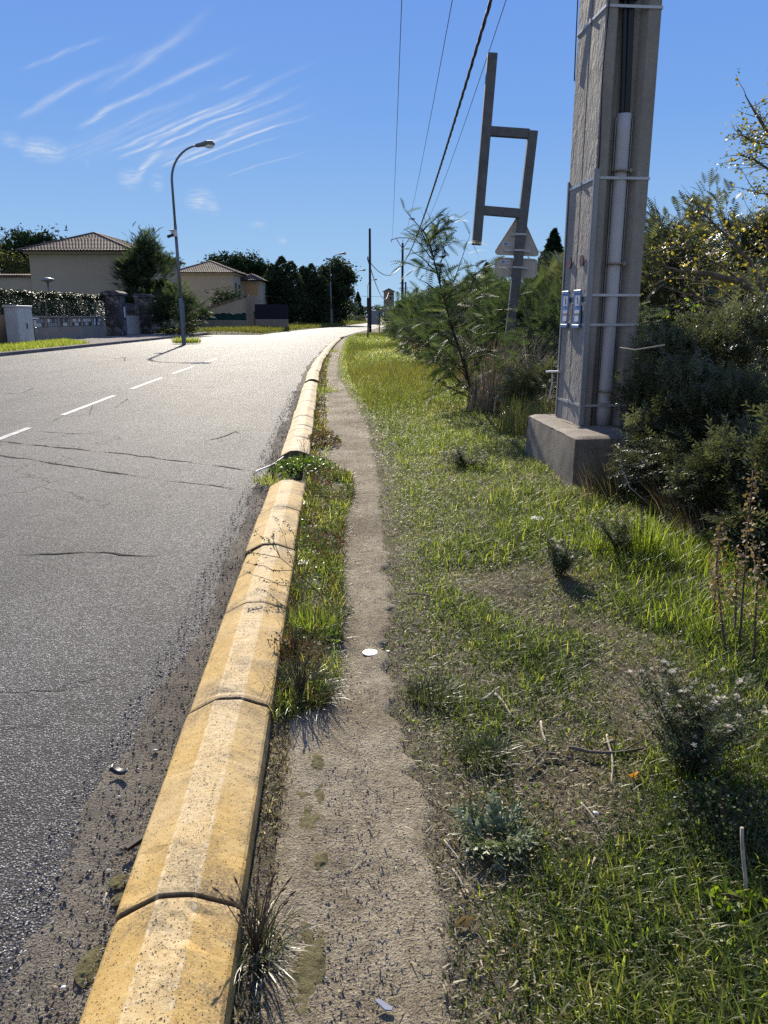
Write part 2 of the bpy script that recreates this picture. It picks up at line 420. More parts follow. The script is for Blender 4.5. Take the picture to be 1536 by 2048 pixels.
M['lamphead'] = mat_plain('dusty grey lamp housing', (.17,.17,.15), .55, .4, 0, .15)
M['glass'] = NT('clear lamp bowl'); _n = M['glass']; M['glass'] = _n.out(_n.principled(col=(.85,.86,.85), rough=.18, spec=.6))
M['white'] = mat_plain('chalky white plastic', (.72,.72,.72), .45, .45, 0, .08, dirt=(.45,.42,.38))
M['pvc'] = mat_plain('pale grey cable guard', (.5,.47,.46), .4, .45, 0, .06, 3, dirt=(.42,.4,.4))
M['guard'] = mat_plain('pale painted edge guard', (.3,.29,.29), .45, .4, .1, .1, 4)
M['band'] = mat_plain('steel band', (.5,.5,.5), .4, .5, .3, .15, 9)
M['clamp'] = mat_plain('tarnished clamp', (.3,.24,.16), .45, .5, .4, .2, 9)
M['black'] = mat_plain('black rubber', (.012,.012,.014), .45, .45, 0, .2)
M['blue'] = mat_plain('blue enamel plate', (.13,.25,.5), .4, .45, 0, .2, 14, dirt=(.25,.3,.38))
M['red'] = mat_plain('faded maroon disc', (.14,.05,.07), .5, .4, 0, .2, 14)
M['signback'] = mat_plain('bare aluminium sign back', (.55,.48,.39), .5, .4, .0, .1, 5, dirt=(.3,.27,.22))
M['timber'] = mat_plain('tarred timber', (.035,.026,.022), .7, .3, 0, .3, 8)
M['bluepost'] = mat_plain('dark blue post', (.03,.04,.09), .5)
M['greypanel'] = mat_plain('grey sign back', (.24,.26,.32), .5, .4, .1)
M['cabinet'] = mat_plain('off-white cabinet', (.56,.54,.5), .5, .4, 0, .05, 2, dirt=(.4,.39,.37))
M['dark'] = mat_plain('dark opening', (.02,.022,.028), .35, .5)
M['darkgreen'] = mat_plain('dark green screen', (.012,.05,.045), .7, .2, 0, .3, 3)
M['navy'] = mat_plain('near-black blue screen', (.016,.018,.028), .7, .2)
M['shutter'] = mat_plain('brown shutter', (.1,.07,.06), .6)
M['orange'] = mat_plain('ochre loggia render', (.5,.3,.15), .8)
def mat_tiles():
    N = NT('weathered clay roof tiles')
    c = N.ramp(N.n('ShaderNodeAttribute', attribute_name='rnd').outputs['Fac'], [(0, (.07,.055,.048)), (.5, (.15,.105,.085)), (1, (.26,.18,.14))])
    return N.out(N.principled(col=c, rough=.8, spec=.3))
M['tiles'] = mat_tiles()
def mat_stone():
    N = NT('rubble stone masonry'); o = N.obj()
    d = N.vor(o, 2.6, 'DISTANCE_TO_EDGE'); c1 = N.n('ShaderNodeSeparateColor', ins={0: N.vor(o, 2.6, out=1)}).outputs[0]
    c = N.ramp(c1, [(0, (.05,.046,.05)), (.5, (.11,.1,.1)), (1, (.24,.21,.2))])
    c = N.mix(N.ramp(d, [(.02, 1.), (.06, 0.)]), c, (.05,.048,.05))
    return N.out(N.principled(col=c, rough=.85, spec=.3, nrm=N.bump(N.math('MINIMUM', d, .12), 1., .3)))
M['stone'] = mat_stone()
M['bark'] = mat_plain('brown bark', (.07,.052,.04), .85, .2, 0, .35, 12, .6, 30)
M['barkgrey'] = mat_plain('grey bark', (.13,.11,.085), .85, .2, 0, .3, 12, .6, 30)
M['stem'] = mat_plain('dry brown stem', (.1,.07,.045), .8, .2, 0, .3, 20)
M['deadwood'] = mat_plain('bleached dead stick', (.4,.34,.26), .8, .2, 0, .3, 20)
M['twig'] = mat_plain('grey fallen twig', (.14,.115,.09), .8, .2, 0, .3, 20)
M['fadedpaint'] = mat_plain('almost worn-off road paint', (.19,.185,.175), .75, .3, 0, .45, 9)
M['paint'] = mat_plain('worn white road paint', (.42,.41,.39), .7, .25, 0, .5, 9, dirt=(.15,.145,.14))
M['crack'] = mat_plain('open crack', (.009,.009,.009), .9, .1)
# foliage
M['grass'] = mat_leaf('green grass', [(.055,.085,.018), (.105,.14,.028), (.175,.205,.045), (.27,.26,.08), (.42,.37,.19)], .6, .42, .4, (1.85,1.98,.9))
M['lush'] = mat_leaf('lush bright grass', [(.06,.095,.02), (.105,.15,.03), (.165,.21,.042), (.25,.275,.07)], .6, .38, .5, (1.9,1.95,.75))
M['dry'] = mat_leaf('dry straw', [(.07,.06,.028), (.17,.145,.07), (.33,.285,.15), (.62,.56,.38)], .4, .5, .35, (1.6,1.55,1.2))
M['ochre'] = mat_leaf('yellowing meadow grass', [(.07,.105,.022), (.125,.165,.035), (.2,.205,.05), (.22,.16,.07)], .45, .5, .3, (1.4,1.35,.7))
M['tuft'] = mat_leaf('dark wiry tuft', [(.018,.03,.01), (.04,.06,.016), (.075,.095,.025), (.13,.12,.06)], .3, .38, .6)
M['red_weed'] = mat_leaf('reddening weed', [(.05,.06,.015), (.09,.09,.025), (.14,.07,.035), (.2,.11,.06)], .35, .5, .35)
M['clover'] = mat_leaf('clover leaf', [(.03,.06,.012), (.06,.105,.02), (.11,.165,.03)], .5, .4, .45, (1.8,1.8,.8))
M['silver'] = mat_leaf('silvery leaf', [(.07,.1,.035), (.14,.18,.07), (.34,.36,.22)], .2, .5, .4, (1.1,1.2,.9))
M['fluff'] = mat_leaf('white seed fluff', [(.55,.5,.42), (.75,.72,.65)], .4, .8, .1, (1.1,1.1,1.05))
M['greyweed'] = mat_leaf('grey green weed', [(.045,.06,.03), (.08,.1,.05), (.13,.15,.08)], .35, .6, .3)
M['acacia'] = mat_leaf('feathery acacia leaf', [(.022,.034,.02), (.046,.064,.036), (.08,.102,.056), (.13,.15,.09)], .4, .6, .2, (1.3,1.5,.75))
M['bush'] = mat_leaf('dull bush leaf', [(.03,.036,.018), (.068,.076,.036), (.125,.132,.07), (.21,.21,.135)], .33, .42, .5, (1.2,1.3,.8))
M['pine'] = mat_leaf('dark needle foliage', [(.01,.022,.01), (.02,.04,.016), (.034,.06,.022)], .15, .7, .12)
M['broad'] = mat_leaf('dark evergreen leaf', [(.018,.03,.016), (.036,.055,.026), (.062,.086,.04)], .2, .65, .15)
M['olive'] = mat_leaf('olive bush leaf', [(.05,.06,.015), (.085,.09,.022), (.12,.115,.03)], .35, .5, .35)
M['yellow'] = mat_leaf('yellow autumn leaf', [(.06,.085,.016), (.13,.15,.028), (.29,.27,.04), (.52,.43,.08)], .45, .4, .4, (1.3,1.2,.7))
M['fresh'] = mat_leaf('fresh green leaf', [(.08,.13,.015), (.14,.2,.02), (.22,.27,.03)], .5, .4, .4)
M['laurel'] = mat_leaf('glossy hedge leaf', [(.022,.038,.018), (.04,.066,.03), (.07,.1,.05)], .15, .45, .45)
M['reed'] = mat_leaf('dry reed blade', [(.05,.042,.018), (.115,.085,.04), (.23,.175,.095), (.52,.46,.35)], .3, .5, .4, (1.2,1.1,.8))
M['pebble'] = mat_leaf('roadside pebble', [(.06,.05,.042), (.14,.12,.1), (.24,.21,.175), (.38,.34,.28), (.65,.6,.53)], 0, .7, .35)
M['leafbrown'] = mat_leaf('fallen brown leaf', [(.16,.1,.05), (.28,.19,.1), (.42,.32,.2)], .2, .6, .3)
M['leaforange'] = mat_leaf('fallen orange leaf', [(.5,.2,.03), (.6,.26,.04)], .3, .5, .3)
M['moss'] = mat_plain('dull moss', (.2,.175,.085), .95, .1, 0, .45, 30, 1.0, 260)
M['woods'] = mat_leaf('far wood', [(.03,.045,.03), (.05,.07,.045)], .1, .6, .2)
# ------------------------------------------------------------------ the lie of the road
_ky = [-6,-3,0,1.6,2.6,3.58,4.55,5.55,6.25,8,12,17,21,26,35,43,49,56,63,70,85,100,115,135,156,194,300,500,700]
_kx = [.02,-.19,-.395,-.505,-.576,-.642,-.70,-.772,-.825,-.93,-1.23,-1.6,-1.87,-2.16,-2.5,-2.75,-2.88,-2.92,-2.82,-2.6,-1.85,-.75,.6,2.0,3.1,4.6,9,22,40]
_fy = np.arange(-6, 700, .25); _fx = np.interp(_fy, _ky, _kx)
_kk = np.ones(13)/13; _fx = np.convolve(np.pad(_fx, 6, 'edge'), _kk, 'valid')
def K(Y): return np.interp(Y, _fy, _fx)
def PR(Y): return np.interp(Y, [0,1,1.5,2.2,3,4.5,6.4,8,10.9,15,20,28,35,44,52], [.31,.26,.21,.15,.085,.07,.03,-.04,-.2,-.62,-1.15,-1.58,-1.85,-2.2,-2.45])
def gz(X, Y):                               # height of the verge
    d = X-K(Y)
    z = .02 + .035*smooth(.9, 2.4, d) + .05*(fbm(X*1.1, Y*1.1, 3, 3)-.5)*smooth(.5, 1.3, d) + .12*(fbm(X*.35, Y*.35, 5, 2)-.5)*smooth(1.2, 3, d)
    z = z + .016*(fbm(X*7, Y*7, 9, 3)-.5)
    return z

rows = np.concatenate([np.arange(.2, 7, .03), 7*1.012**np.arange(0, 250)]); rows = rows[rows < 130]
# ground: one sheet out to the horizon
mb = MB()
gx = np.concatenate([-np.geomspace(900, 40, 20), np.linspace(-36, 36, 19), np.geomspace(40, 900, 20)])
gy = np.concatenate([[-60, -20], np.linspace(-5, 130, 28), np.geomspace(140, 1500, 24)])
Xg, Yg = np.meshgrid(gx, gy, indexing='ij')
grid(mb, Xg, Yg, -.12 + .1*(fbm(Xg*.05, Yg*.05, 2)-.5))
struct('ground', mb, M['field'])
# verge beside the kerb
cols = np.concatenate([np.arange(.1, 2.6, .03), 2.6*1.06**np.arange(0, 34)])
Yv, Dv = np.meshgrid(rows, cols, indexing='ij'); Xv = K(Yv)+Dv
Zv = gz(Xv, Yv); Zv[:, -1] = -.2; Zv[:, 0] -= .03; Zv -= .03*smooth(.0, .06, Dv-.2)*smooth(.0, .08, PR(Yv)-.04-Xv)*(Yv < 53)
mb = MB(); grid(mb, Xv, Yv, Zv)
struct('verge', mb, M['soil'])
# trodden footpath: thin trampled sheet over the verge with a ragged outline
pr = rows[rows < 54]; t = np.linspace(0, 1, 34)
Yp, Tp = np.meshgrid(pr, t, indexing='ij')
lo = K(Yp)+.16 + 0*Yp; hi = np.maximum(PR(Yp), lo+.12)+.09*(fbm(Yp*3.2, Yp*0, 21, 4)-.45)+.01+.09*(fbm(Yp*15, Yp*0, 23, 3)-.5)
Xp = lo+(hi-lo)*Tp
edge = np.minimum(Tp, 1-Tp)*(hi-lo)
Zp = gz(Xp, Yp)+.012-.05*(1-smooth(0, .09, edge)) - .008*smooth(.1, .25, edge)
Zp += .008*(fbm(Xp*22, Yp*22, 31, 3)-.5) + .012*(fbm(Xp*5, Yp*5, 33, 2)-.5)
mb = MB(); grid(mb, Xp, Yp, Zp)
struct('footpath', mb, M['path'])
# carriageway
ry = np.concatenate([np.arange(-4, 8, .25), np.arange(8, 60, 1.), np.arange(60, 330, 3.)])
rc = np.concatenate([np.linspace(-7.5, -.62, 16), np.linspace(-.5, -.1, 8)])
Yr, Dr = np.meshgrid(ry, rc, indexing='ij')
Zr = .05*(1-((Dr+3.7)/3.8)**2)-.03
mb = MB(); grid(mb, K(Yr)+Dr, Yr, Zr)
road = struct('road', mb, M['asphalt'])
def rz(d): return .05*(1-((d+3.7)/3.8)**2)-.03
# lay-by / junction mouth on the far side
sy = np.concatenate([np.arange(-4, 66, 2.), [66, 68, 70]])
Ys, Ts = np.meshgrid(sy, np.linspace(0, 1, 9), indexing='ij')
xl = np.interp(Ys, [-4, 20, 28, 60, 70], [-14, -14.4, -14.9, -14.9, -13.2]); xr = K(Ys)-7.3
mb = MB(); grid(mb, xl+(xr-xl)*Ts, Ys, -.034-.012*np.sin(Ts*PI)+0*Ys)
struct('side_road', mb, M['asphalt'])
# pavement with a low stone edge
mb = MB()
py = np.arange(24, 70, 1.)
for (xa, xb, za) in ((-20.2, -15.02, .07),):
    Y2, T2 = np.meshgrid(py, np.linspace(0, 1, 6), indexing='ij')
    grid(mb, xa+(xb-xa)*T2, Y2, za+.02*fbm(Y2*.5, T2*3, 4))
for k in range(46):
    box(mb, (-14.95, 24.5+k, .0), (.14, .985, .2))
struct('pavement', mb, M['pavement'])
# left-hand grass bank beyond the junction
mb = MB()
by = np.concatenate([np.arange(66, 140, 2.), np.arange(140, 330, 8.)])
Y2, T2 = np.meshgrid(by, np.linspace(0, 1, 12), indexing='ij')
x1 = K(Y2)-7.45; x0 = np.interp(Y2, [66, 78, 120, 330], [-22, -30, -34, -40])
grid(mb, x0+(x1-x0)*T2, Y2, -.02+.35*np.sin(PI*T2)*(.4+fbm(Y2*.2, T2*4, 8))*smooth(66, 72, Y2)-.09*(T2 < .02))
struct('grass_bank', mb, M['field'])
# right-hand rough ground behind the hedge line
mb = MB()
Y2, T2 = np.meshgrid(np.concatenate([np.arange(-2, 60, 2.), np.arange(60, 330, 8.)]), np.linspace(0, 1, 14), indexing='ij')
x0 = K(Y2)+np.interp(Y2, [-2, 50, 110, 330], [4, 4.4, .5, .3])
grid(mb, x0+26*T2, Y2, -.05+.25*fbm(Y2*.2, T2*6, 14)*np.minimum(T2*5, 1))
struct('rough_ground', mb, M['field'])
# gritty shoulder between asphalt and kerb
sr = rows[rows < 60]; Y2, T2 = np.meshgrid(sr, np.linspace(0, 1, 22), indexing='ij')
wl = .2+.2*(fbm(Y2*1.2, Y2*0+3, 41, 4)-.35)+.1*smooth(4, .5, Y2)
dl = -.15-wl; D2 = dl+(-.1-dl)*T2
e = np.minimum(T2*wl, .2)
Z2 = rz(D2)+.012*smooth(0, .12, e)-.006+.03*smooth(.7, 1, T2)+.009*(fbm((K(Y2)+D2)*25, Y2*25, 43, 3)-.5)*smooth(0, .06, e)
mb = MB(); grid(mb, K(Y2)+D2, Y2, Z2)
struct('shoulder', mb, M['shoulder'])

# painted centre dashes (3 m + 1.33 m) and a short stop line: parts of the road
for k in range(24):
    y0 = 8.0+4.36*k-.55
    yy = np.linspace(y0, y0+3, 7); mb = MB()
    w = np.array([-.05, .05])
    X = K(yy)[:, None]-3.72+w[None]; Z = rz(np.full_like(X, -3.78))+.004
    grid(mb, X, np.repeat(yy[:, None], 2, 1), Z)
    mb.build('lane_dash', M['paint' if k < 5 else 'fadedpaint'], road)
mb = MB(); a = gp(0, 783); box(mb, (a[0]-.5, a[1], -.026), (1.1, .3, .004)); mb.build('lane_dash', M['paint'], road)
# open cracks across the carriageway
def crack(px, w=.018, name='crack', jag=.035, par=None):
    P = [gp(*p) for p in px]; pts = []
    for a, b in zip(P[:-1], P[1:]):
        n = max(3, int(np.linalg.norm(b-a)/.06))
        pts += [a+(b-a)*i/n for i in range(n)]
    pts.append(P[-1]); pts = np.array(pts)
    d = np.gradient(pts, axis=0); d /= np.linalg.norm(d, axis=1)[:, None]; nrm = np.stack([-d[:, 1], d[:, 0]], 1)
    s = np.arange(len(pts)); off = jag*(fbm(s*.17, s*0, 71+len(pts), 4)-.5)*2+jag*.9*(fbm(s*.9, s*0, 75, 2)-.5)
    ww = w*np.clip(2.6*fbm(s*.3, s*0+len(pts), 77, 4)-.75, .12, 1.5)*np.clip(np.minimum(s, s[::-1])/4+.15, 0, 1)
    c = pts[:, :2]+nrm*off[:, None]
    X = np.stack([c[:, 0]-nrm[:, 0]*ww/2, c[:, 0]+nrm[:, 0]*ww/2], 1); Y = np.stack([c[:, 1]-nrm[:, 1]*ww/2, c[:, 1]+nrm[:, 1]*ww/2], 1)
    mb = MB(); grid(mb, X, Y, rz(X-K(Y))+.0035, sm=False); mb.build(name, M['crack'], road)
crack([(-60,880),(110,897),(300,915),(500,938)], .035)
crack([(-60,908),(60,922),(210,945),(330,960),(470,974)], .032)
crack([(20,1112),(110,1110),(205,1105),(318,1109)], .022)
crack([(70,866),(140,870),(190,869)], .02)
crack([(370,892),(440,875),(470,862),(478,868)], .02)
crack([(0,1456),(40,1450),(100,1440)], .01)
crack([(100,850),(120,836),(180,832),(185,810)], .012)
crack([(230,818),(255,800),(262,808)], .014)
crack([(340,775),(420,776),(470,774)], .02)
crack([(0,787),(40,788),(70,776)], .02)
crack([(205,712),(235,716),(252,712),(248,722)], .05)

# ------------------------------------------------------------------ kerb blocks: precast, one metre long, lying in three runs
def kerb_mesh(seed):
    L = .988
    prof = [(-.16,-.06),(-.158,.03),(-.154,.062),(-.146,.072),(-.1,.097),(-.052,.121),(-.043,.1245),(-.02,.1255),(.02,.1255),(.043,.1245),(.052,.1215),(.1,.104),(.144,.088),(.152,.08),(.1555,.06),(.157,-.06)]
    ys = np.concatenate([[-L/2, -L/2+.006], np.linspace(-L/2+.02, L/2-.02, 34), [L/2-.006, L/2]])
    pr_ = np.array(prof); n = len(pr_)
    V = np.zeros((len(ys), n, 3)); V[:, :, 0] = pr_[:, 0]; V[:, :, 2] = pr_[:, 1]; V[:, :, 1] = ys[:, None]
    ins = np.interp(np.minimum(ys+L/2, L/2-ys), [0, .006, .02], [.008, .002, 0])
    V[:, :, 0] *= (1-ins/.16)[:, None]; V[:, 1:-1, 2] -= ins[:, None]
    V[:, :, 2] += .0035*(fbm(V[:, :, 0]*18+seed*9, V[:, :, 1]*18, 50+seed, 3)-.5)
    chip = smooth(.66, .8, fbm(V[:, :, 0]*9+seed*5, V[:, :, 1]*9, 60+seed, 3))
    V[:, 2:-2, 2] -= (.006*chip)[:, 2:-2]
    mb = MB(); i, j = np.meshgrid(np.arange(len(ys)-1), np.arange(n-1), indexing='ij')
    mb.add(V, np.stack([i*n+j, i*n+j+1, (i+1)*n+j+1, (i+1)*n+j], -1).reshape(-1, 4)[:, ::-1], 0, None, False)
    mb.f.append((np.array([list(range(n))]), 0, np.array([.5]), False)); mb.f.append((np.array([list(range(n))[::-1]])+(len(ys)-1)*n, 0, np.array([.5]), False))
    return mb
kproto = [kerb_mesh(s).build('kerb_block', M['kerb']) for s in range(4)]+[kerb_mesh(s+4).build('kerb_block', M['kerbsheen']) for s in range(4)]
used = [False]*8
ORD = 'first second third fourth fifth sixth seventh eighth ninth tenth eleventh twelfth thirteenth fourteenth fifteenth sixteenth seventeenth eighteenth nineteenth twentieth'.split()
ORD += ['twenty-'+o for o in ORD[:9]]+['thirtieth']+['thirty-'+o for o in ORD[:9]]
def kerb_run(y, n, labels, jit=.004):
    for k in range(n):
        a = np.array([K(y), y]); b = np.array([K(y+1.0), y+1.0]); d = b-a
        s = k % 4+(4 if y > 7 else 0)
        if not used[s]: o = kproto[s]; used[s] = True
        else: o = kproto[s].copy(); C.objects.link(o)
        c = (a+b)/2
        o.location = (c[0]+rng.normal()*jit, c[1], rng.normal()*.003)
        o.rotation_euler = (rng.normal()*.004, rng.normal()*.01, math.atan2(-d[0], d[1])+rng.normal()*.004)
        tag(o, labels(k), 'kerb block', 'yellow kerb blocks along the road'); y += 1.0*math.cos(math.atan2(d[0], d[1]))
    return y
near = ['saturated yellow kerb block nearest the viewer, cut by the bottom edge of the photo',
        'long yellow kerb block just past the widest open joint, sooty on its path side',
        'yellow kerb block beside the big dark grass clump, top worn to cream',
        'yellow kerb block with plant shadows and a dark chip on its worn top',
        'yellow kerb block crossed by the leaning dry brown weed',
        'last yellow kerb block with a rounded end before the weed-filled gap']
kerb_run(.6, 6, lambda k: near[k] if k < 6 else near[5])
kerb_run(8.0, 9, lambda k: f'sheen-pale yellow kerb block, {ORD[k]} one beyond the weed-filled gap')
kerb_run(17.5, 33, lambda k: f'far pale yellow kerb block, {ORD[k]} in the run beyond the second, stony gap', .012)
# ------------------------------------------------------------------ twin concrete electricity pole
PO = np.array([1.83, 7.18, .5]); PA = rad(5.5); ex = np.array([math.cos(PA), math.sin(PA), 0]); ey = np.array([-math.sin(PA), math.cos(PA), 0])
PROF = [(0,0),(.1,0),(.15,.085),(.33,.085),(.38,0),(.49,0),(.49,.355),(.37,.355),(.32,.3),(.17,.3),(.12,.355),(0,.355)]
pole = thing('utility_pole', 'massive twin concrete utility pole strapped with steel bands on a raised foundation block', 'utility pole', (PO[0]+.2, PO[1]+.3, 0))
def pw(x, y, z): return PO+ex*x+ey*y+np.array([0,0,z-PO[2]])
def taper(z): return 1-.008*(z-.5)
for s, nm in ((0, 'near'), (1, 'far')):
    mb = MB(); zs = np.linspace(.46, 10.2, 40); n = len(PROF); V = []
    for z in zs:
        for (x, y) in PROF:
            k = taper(z)
            V.append(pw((x-.24)*k+.24+.012*(z-.5)/3*0, s*.362+(y-.18)*k+.18, z))
    i, j = np.meshgrid(np.arange(len(zs)-1), np.arange(n), indexing='ij'); j2 = (j+1) % n
    F = np.stack([i*n+j, i*n+j2, (i+1)*n+j2, (i+1)*n+j], -1).reshape(-1, 4)
    lf = (np.tile(np.arange(n), len(zs)-1) == n-1)
    b0 = MB(); b0.add(np.array(V), F[~lf], 0); b0.f.append((F[lf], 1, np.full(lf.sum(), .5), False))
    b0.f.append((np.array([list(range(n))])+(len(zs)-1)*n, 0, np.array([.5]), False))
    bevel(b0.build('shaft', [M['pole'], M['pole_rough']], pole), .008, 2)
# foundation with a chamfered, slightly broken rim
A, B = np.array([1.63, 6.5]), np.array([1.52, 8.12]); dv = (B-A)/np.linalg.norm(B-A); dr = np.array([dv[1], -dv[0]])
mb = MB(); nx, ny = 26, 34
def shell(u, v): return np.array([*(A+dr*u*1.5+dv*v*1.62), 0])
U, Vv = np.meshgrid(np.linspace(0, 1, nx), np.linspace(0, 1, ny), indexing='ij')
top = np.array([[shell(a, b) for b in np.linspace(0, 1, ny)] for a in np.linspace(0, 1, nx)])
er = np.minimum(np.minimum(U, 1-U)*1.5, np.minimum(Vv, 1-Vv)*1.62)
top[:, :, 2] = .5-.022*(1-smooth(0, .05, er))-.012*(fbm(U*14, Vv*14, 90, 3)-.5)
grid(mb, top[:, :, 0], top[:, :, 1], top[:, :, 2])
for side in (top[:, 0], top[:, -1], top[0], top[-1]):
    zz = np.linspace(0, 1, 12)[:, None]; s = np.arange(len(side))
    X = side[None, :, 0]+0*zz; Y = side[None, :, 1]+0*zz; Z = side[None, :, 2]*(1-zz)-.15*zz
    cen = top.reshape(-1, 3).mean(0); rx, ryy = X-cen[0], Y-cen[1]; q = .012*(fbm(s[None]*.4+zz*0, zz*9+s[None]*0, 92, 3)-.5)+.02*zz
    X = X+rx*q; Y = Y+ryy*q
    a, b = X.shape; i, j = np.meshgrid(np.arange(a-1), np.arange(b-1), indexing='ij')
    mb.add(np.stack([X, Y, Z], -1), np.stack([i*b+j, i*b+j+1, (i+1)*b+j+1, (i+1)*b+j], -1).reshape(-1, 4), 0, None, True)
mb.build('foundation_block', M['foundation'], pole)
def strap(z, m=M['band'], h=.022):
    k = taper(z); x0, x1, y0, y1 = .24-.24*k-.004, .24+.25*k+.004, .18-.18*k-.005, .362+.18+.175*k+.005
    mb = MB(); c = [(x0,y0),(x1,y0),(x1,y1),(x0,y1)]
    for (a, b) in zip(c, c[1:]+c[:1]):
        beam(mb, pw(*a, z), pw(*b, z), h, .006, up=(a[1]-b[1])*ex*1.0+(b[0]-a[0])*ey)
    box(mb, pw(x0-.006, .355, z), (.014, .035, .034), PA)
    mb.build('steel_band', m, pole)
for z in (.69, 1.42, 1.68, 2.66, 3.98, 5.6, 7.4, 9.4): strap(z)
for yy in (-.012, .706):
    mb = MB(); box(mb, pw(-.008, yy+(.015 if yy < 0 else -.01), 1.62), (.008, .03, 2.22), PA); box(mb, pw(.012, yy-.002, 1.62), (.04, .008, 2.22), PA)
    mb.build('corner_guard', M['guard'], pole)
for q, yc in enumerate((.2, .54)):
    mb = MB(); prism(mb, disc_outline(.052, .052, 24), .008, pw(-.003, yc, 1.985), -ey, (0,0,1)); mb.build('marker_disc', M['red'], pole)
    mb = MB(); w = .185; box(mb, pw(-.02, yc, 1.56), (.012, w, .335), PA); box(mb, pw(-.026, yc, 1.715), (.016, w, .03), PA); box(mb, pw(-.026, yc, 1.405), (.016, w, .03), PA)
    pl = bevel(mb.build('warning_plate', M['blue'], pole), .003, 1)
    for (dy, z, sy, sz, m) in ((-.02,1.635,.11,.09,'white'),(-.02,1.535,.12,.025,'white'),(-.02,1.51,.12,.022,'clamp'),(-.02,1.475,.1,.05,'white'),(-.02,1.44,.06,.02,'clamp'),(.04,1.415,.09,.012,'white')):
        mb = MB(); box(mb, pw(-.0285, yc+dy, z), (.006, sy, sz), PA); mb.build('notice', M[m], pl)
    mb = MB(); e = lambda a, z: pw(-.0325, yc-.02-a, z)                     # small black figure on the upper notice
    for a, b in (((.0,1.672),(-.012,1.648)),((-.012,1.648),(.01,1.636)),((.01,1.636),(-.004,1.606))): beam(mb, e(*a), e(*b), .014, .003, up=ex)
    mb.build('pictogram', M['black'], pl)
# cable guard: half-round cover in the recess, clamped at three heights
mb = MB(); zs = np.linspace(.5, 3.18, 20); th = np.linspace(-.15*PI, 1.15*PI, 15)
X = np.array([[pw(.245+.056*math.cos(a)*(1+.15*smooth(1.2, .5, z)), .06-.055*math.sin(a), z) for a in th] for z in zs])
a, b = len(zs), len(th); i, j = np.meshgrid(np.arange(a-1), np.arange(b-1), indexing='ij')
mb.add(X, np.stack([i*b+j, i*b+j+1, (i+1)*b+j+1, (i+1)*b+j], -1).reshape(-1, 4), 0, None, True)
g = mb.build('cable_guard', M['pvc'], pole); sd = g.modifiers.new('Solid', 'SOLIDIFY'); sd.thickness = .004
for xx in (.172, .318):
    mb = MB(); box(mb, pw(xx, .065, 1.82), (.008, .03, 2.66), PA); mb.build('guard_rail', M['galv'], pole)
for z in (.82, 1.95, 2.72):
    mb = MB(); tube(mb, [pw(.245+.07*math.cos(t), .055-.08*math.sin(t), z) for t in np.linspace(0, PI, 13)], .011, 6); box(mb, pw(.31, -.002, z), (.02, .03, .03), PA)
    mb.build('guard_clamp', M['clamp'], pole)
for q, (dx, r) in enumerate(((-.028, .021), (.0, .02), (.03, .022))):
    zz = np.linspace(2.9, 9.6, 26); mb = MB()
    tube(mb, [pw(.25+dx*(1+.5*math.sin((z-2.9)*1.3+q*2))-.035*smooth(3.1, 4.2, z), .05-.015*math.exp(-((z-3.8)/.5)**2), z) for z in zz], r, 8)
    mb.build('power_lead', M['black'], pole)
mb = MB(); box(mb, pw(.2, .02, 4.06), (.17, .1, .05), PA); bevel(mb.build('lead_clamp', M['black'], pole), .01)
mb = MB(); tube(mb, [pw(.012+.01*math.sin(z*5), -.012+.002*math.sin(z*3), z) for z in np.linspace(2.66, 9, 40)], .006, 6); mb.build('thin_lead', M['black'], pole)
mb = MB(); tube(mb, [pw(-.008-.012*math.sin((z-3.6)*1.57), .69, z) for z in np.linspace(3.6, 5.6, 20)], .006, 6); mb.build('thin_lead', M['black'], pole)
# small shelf bracket with a hanging strip on the far left edge
mb = MB(); a = pw(-.05, .69, .955); box(mb, a, (.15, .09, .016), PA); tube(mb, [a+[-.02,0,0], a+[-.015,.0,-.12], a+[-.04,0,-.26]], .008, 5)
mb.build('bracket', M['white'], pole)
# crossarm carrying the wires above the frame
mb = MB(); beam(mb, (.3, 7.4, 9.95), (3.05, 7.4, 9.95), .1, .1); mb.build('crossarm', M['galv'], pole)

# ------------------------------------------------------------------ wires
def sagging(p, q, sag, n=40):
    t = np.linspace(0, 1, n)[:, None]; P = np.array(p)+(np.array(q)-np.array(p))*t; P[:, 2] -= 4*sag*(t*(1-t))[:, 0]; return P
WP = np.array([2.25, 98., 0])
def wire(name, p, q, sag, r, label, m='black'):
    mb = MB(); tube(mb, sagging(p, q, sag), r, 6, cap=False)
    o = mb.build(name, M[m], org=p); return tag(o, label, 'cable', 'overhead cables along the road')
P_ = sagging((1.9, 7.2, 7.45), (1.75, 97.9, 7.65), 1.75, 260)
mb = MB()
for ph in (0, 2.1, 4.2):
    s = np.arange(len(P_))*1.1+ph; tube(mb, P_+np.stack([.019*np.cos(s), 0*s, .019*np.sin(s)], 1), .02, 5, cap=False)
tag(mb.build('power_cable', M['black'], org=P_[0]), 'thick twisted black cable sweeping down to the far poles', 'cable', 'overhead cables along the road')
wire('power_cable', (.36, 7.4, 10.05), (.95, 98, 10.1), 1.15, .011, 'thin overhead wire, leftmost of the three, almost vertical against the sky')
wire('power_cable', (1.66, 7.4, 10.05), (2.35, 98, 10.35), 1.15, .011, 'thin overhead wire between the leftmost wire and the thick twisted cable')
wire('power_cable', (2.98, 7.4, 10.05), (3.66, 98, 10.1), 1.5, .011, 'thin overhead wire just right of the thick twisted cable')
wire('power_cable', (-40, 215, 8.2), (60, 215, 6.6), 1.2, .04, 'thin wire crossing low above the far road')
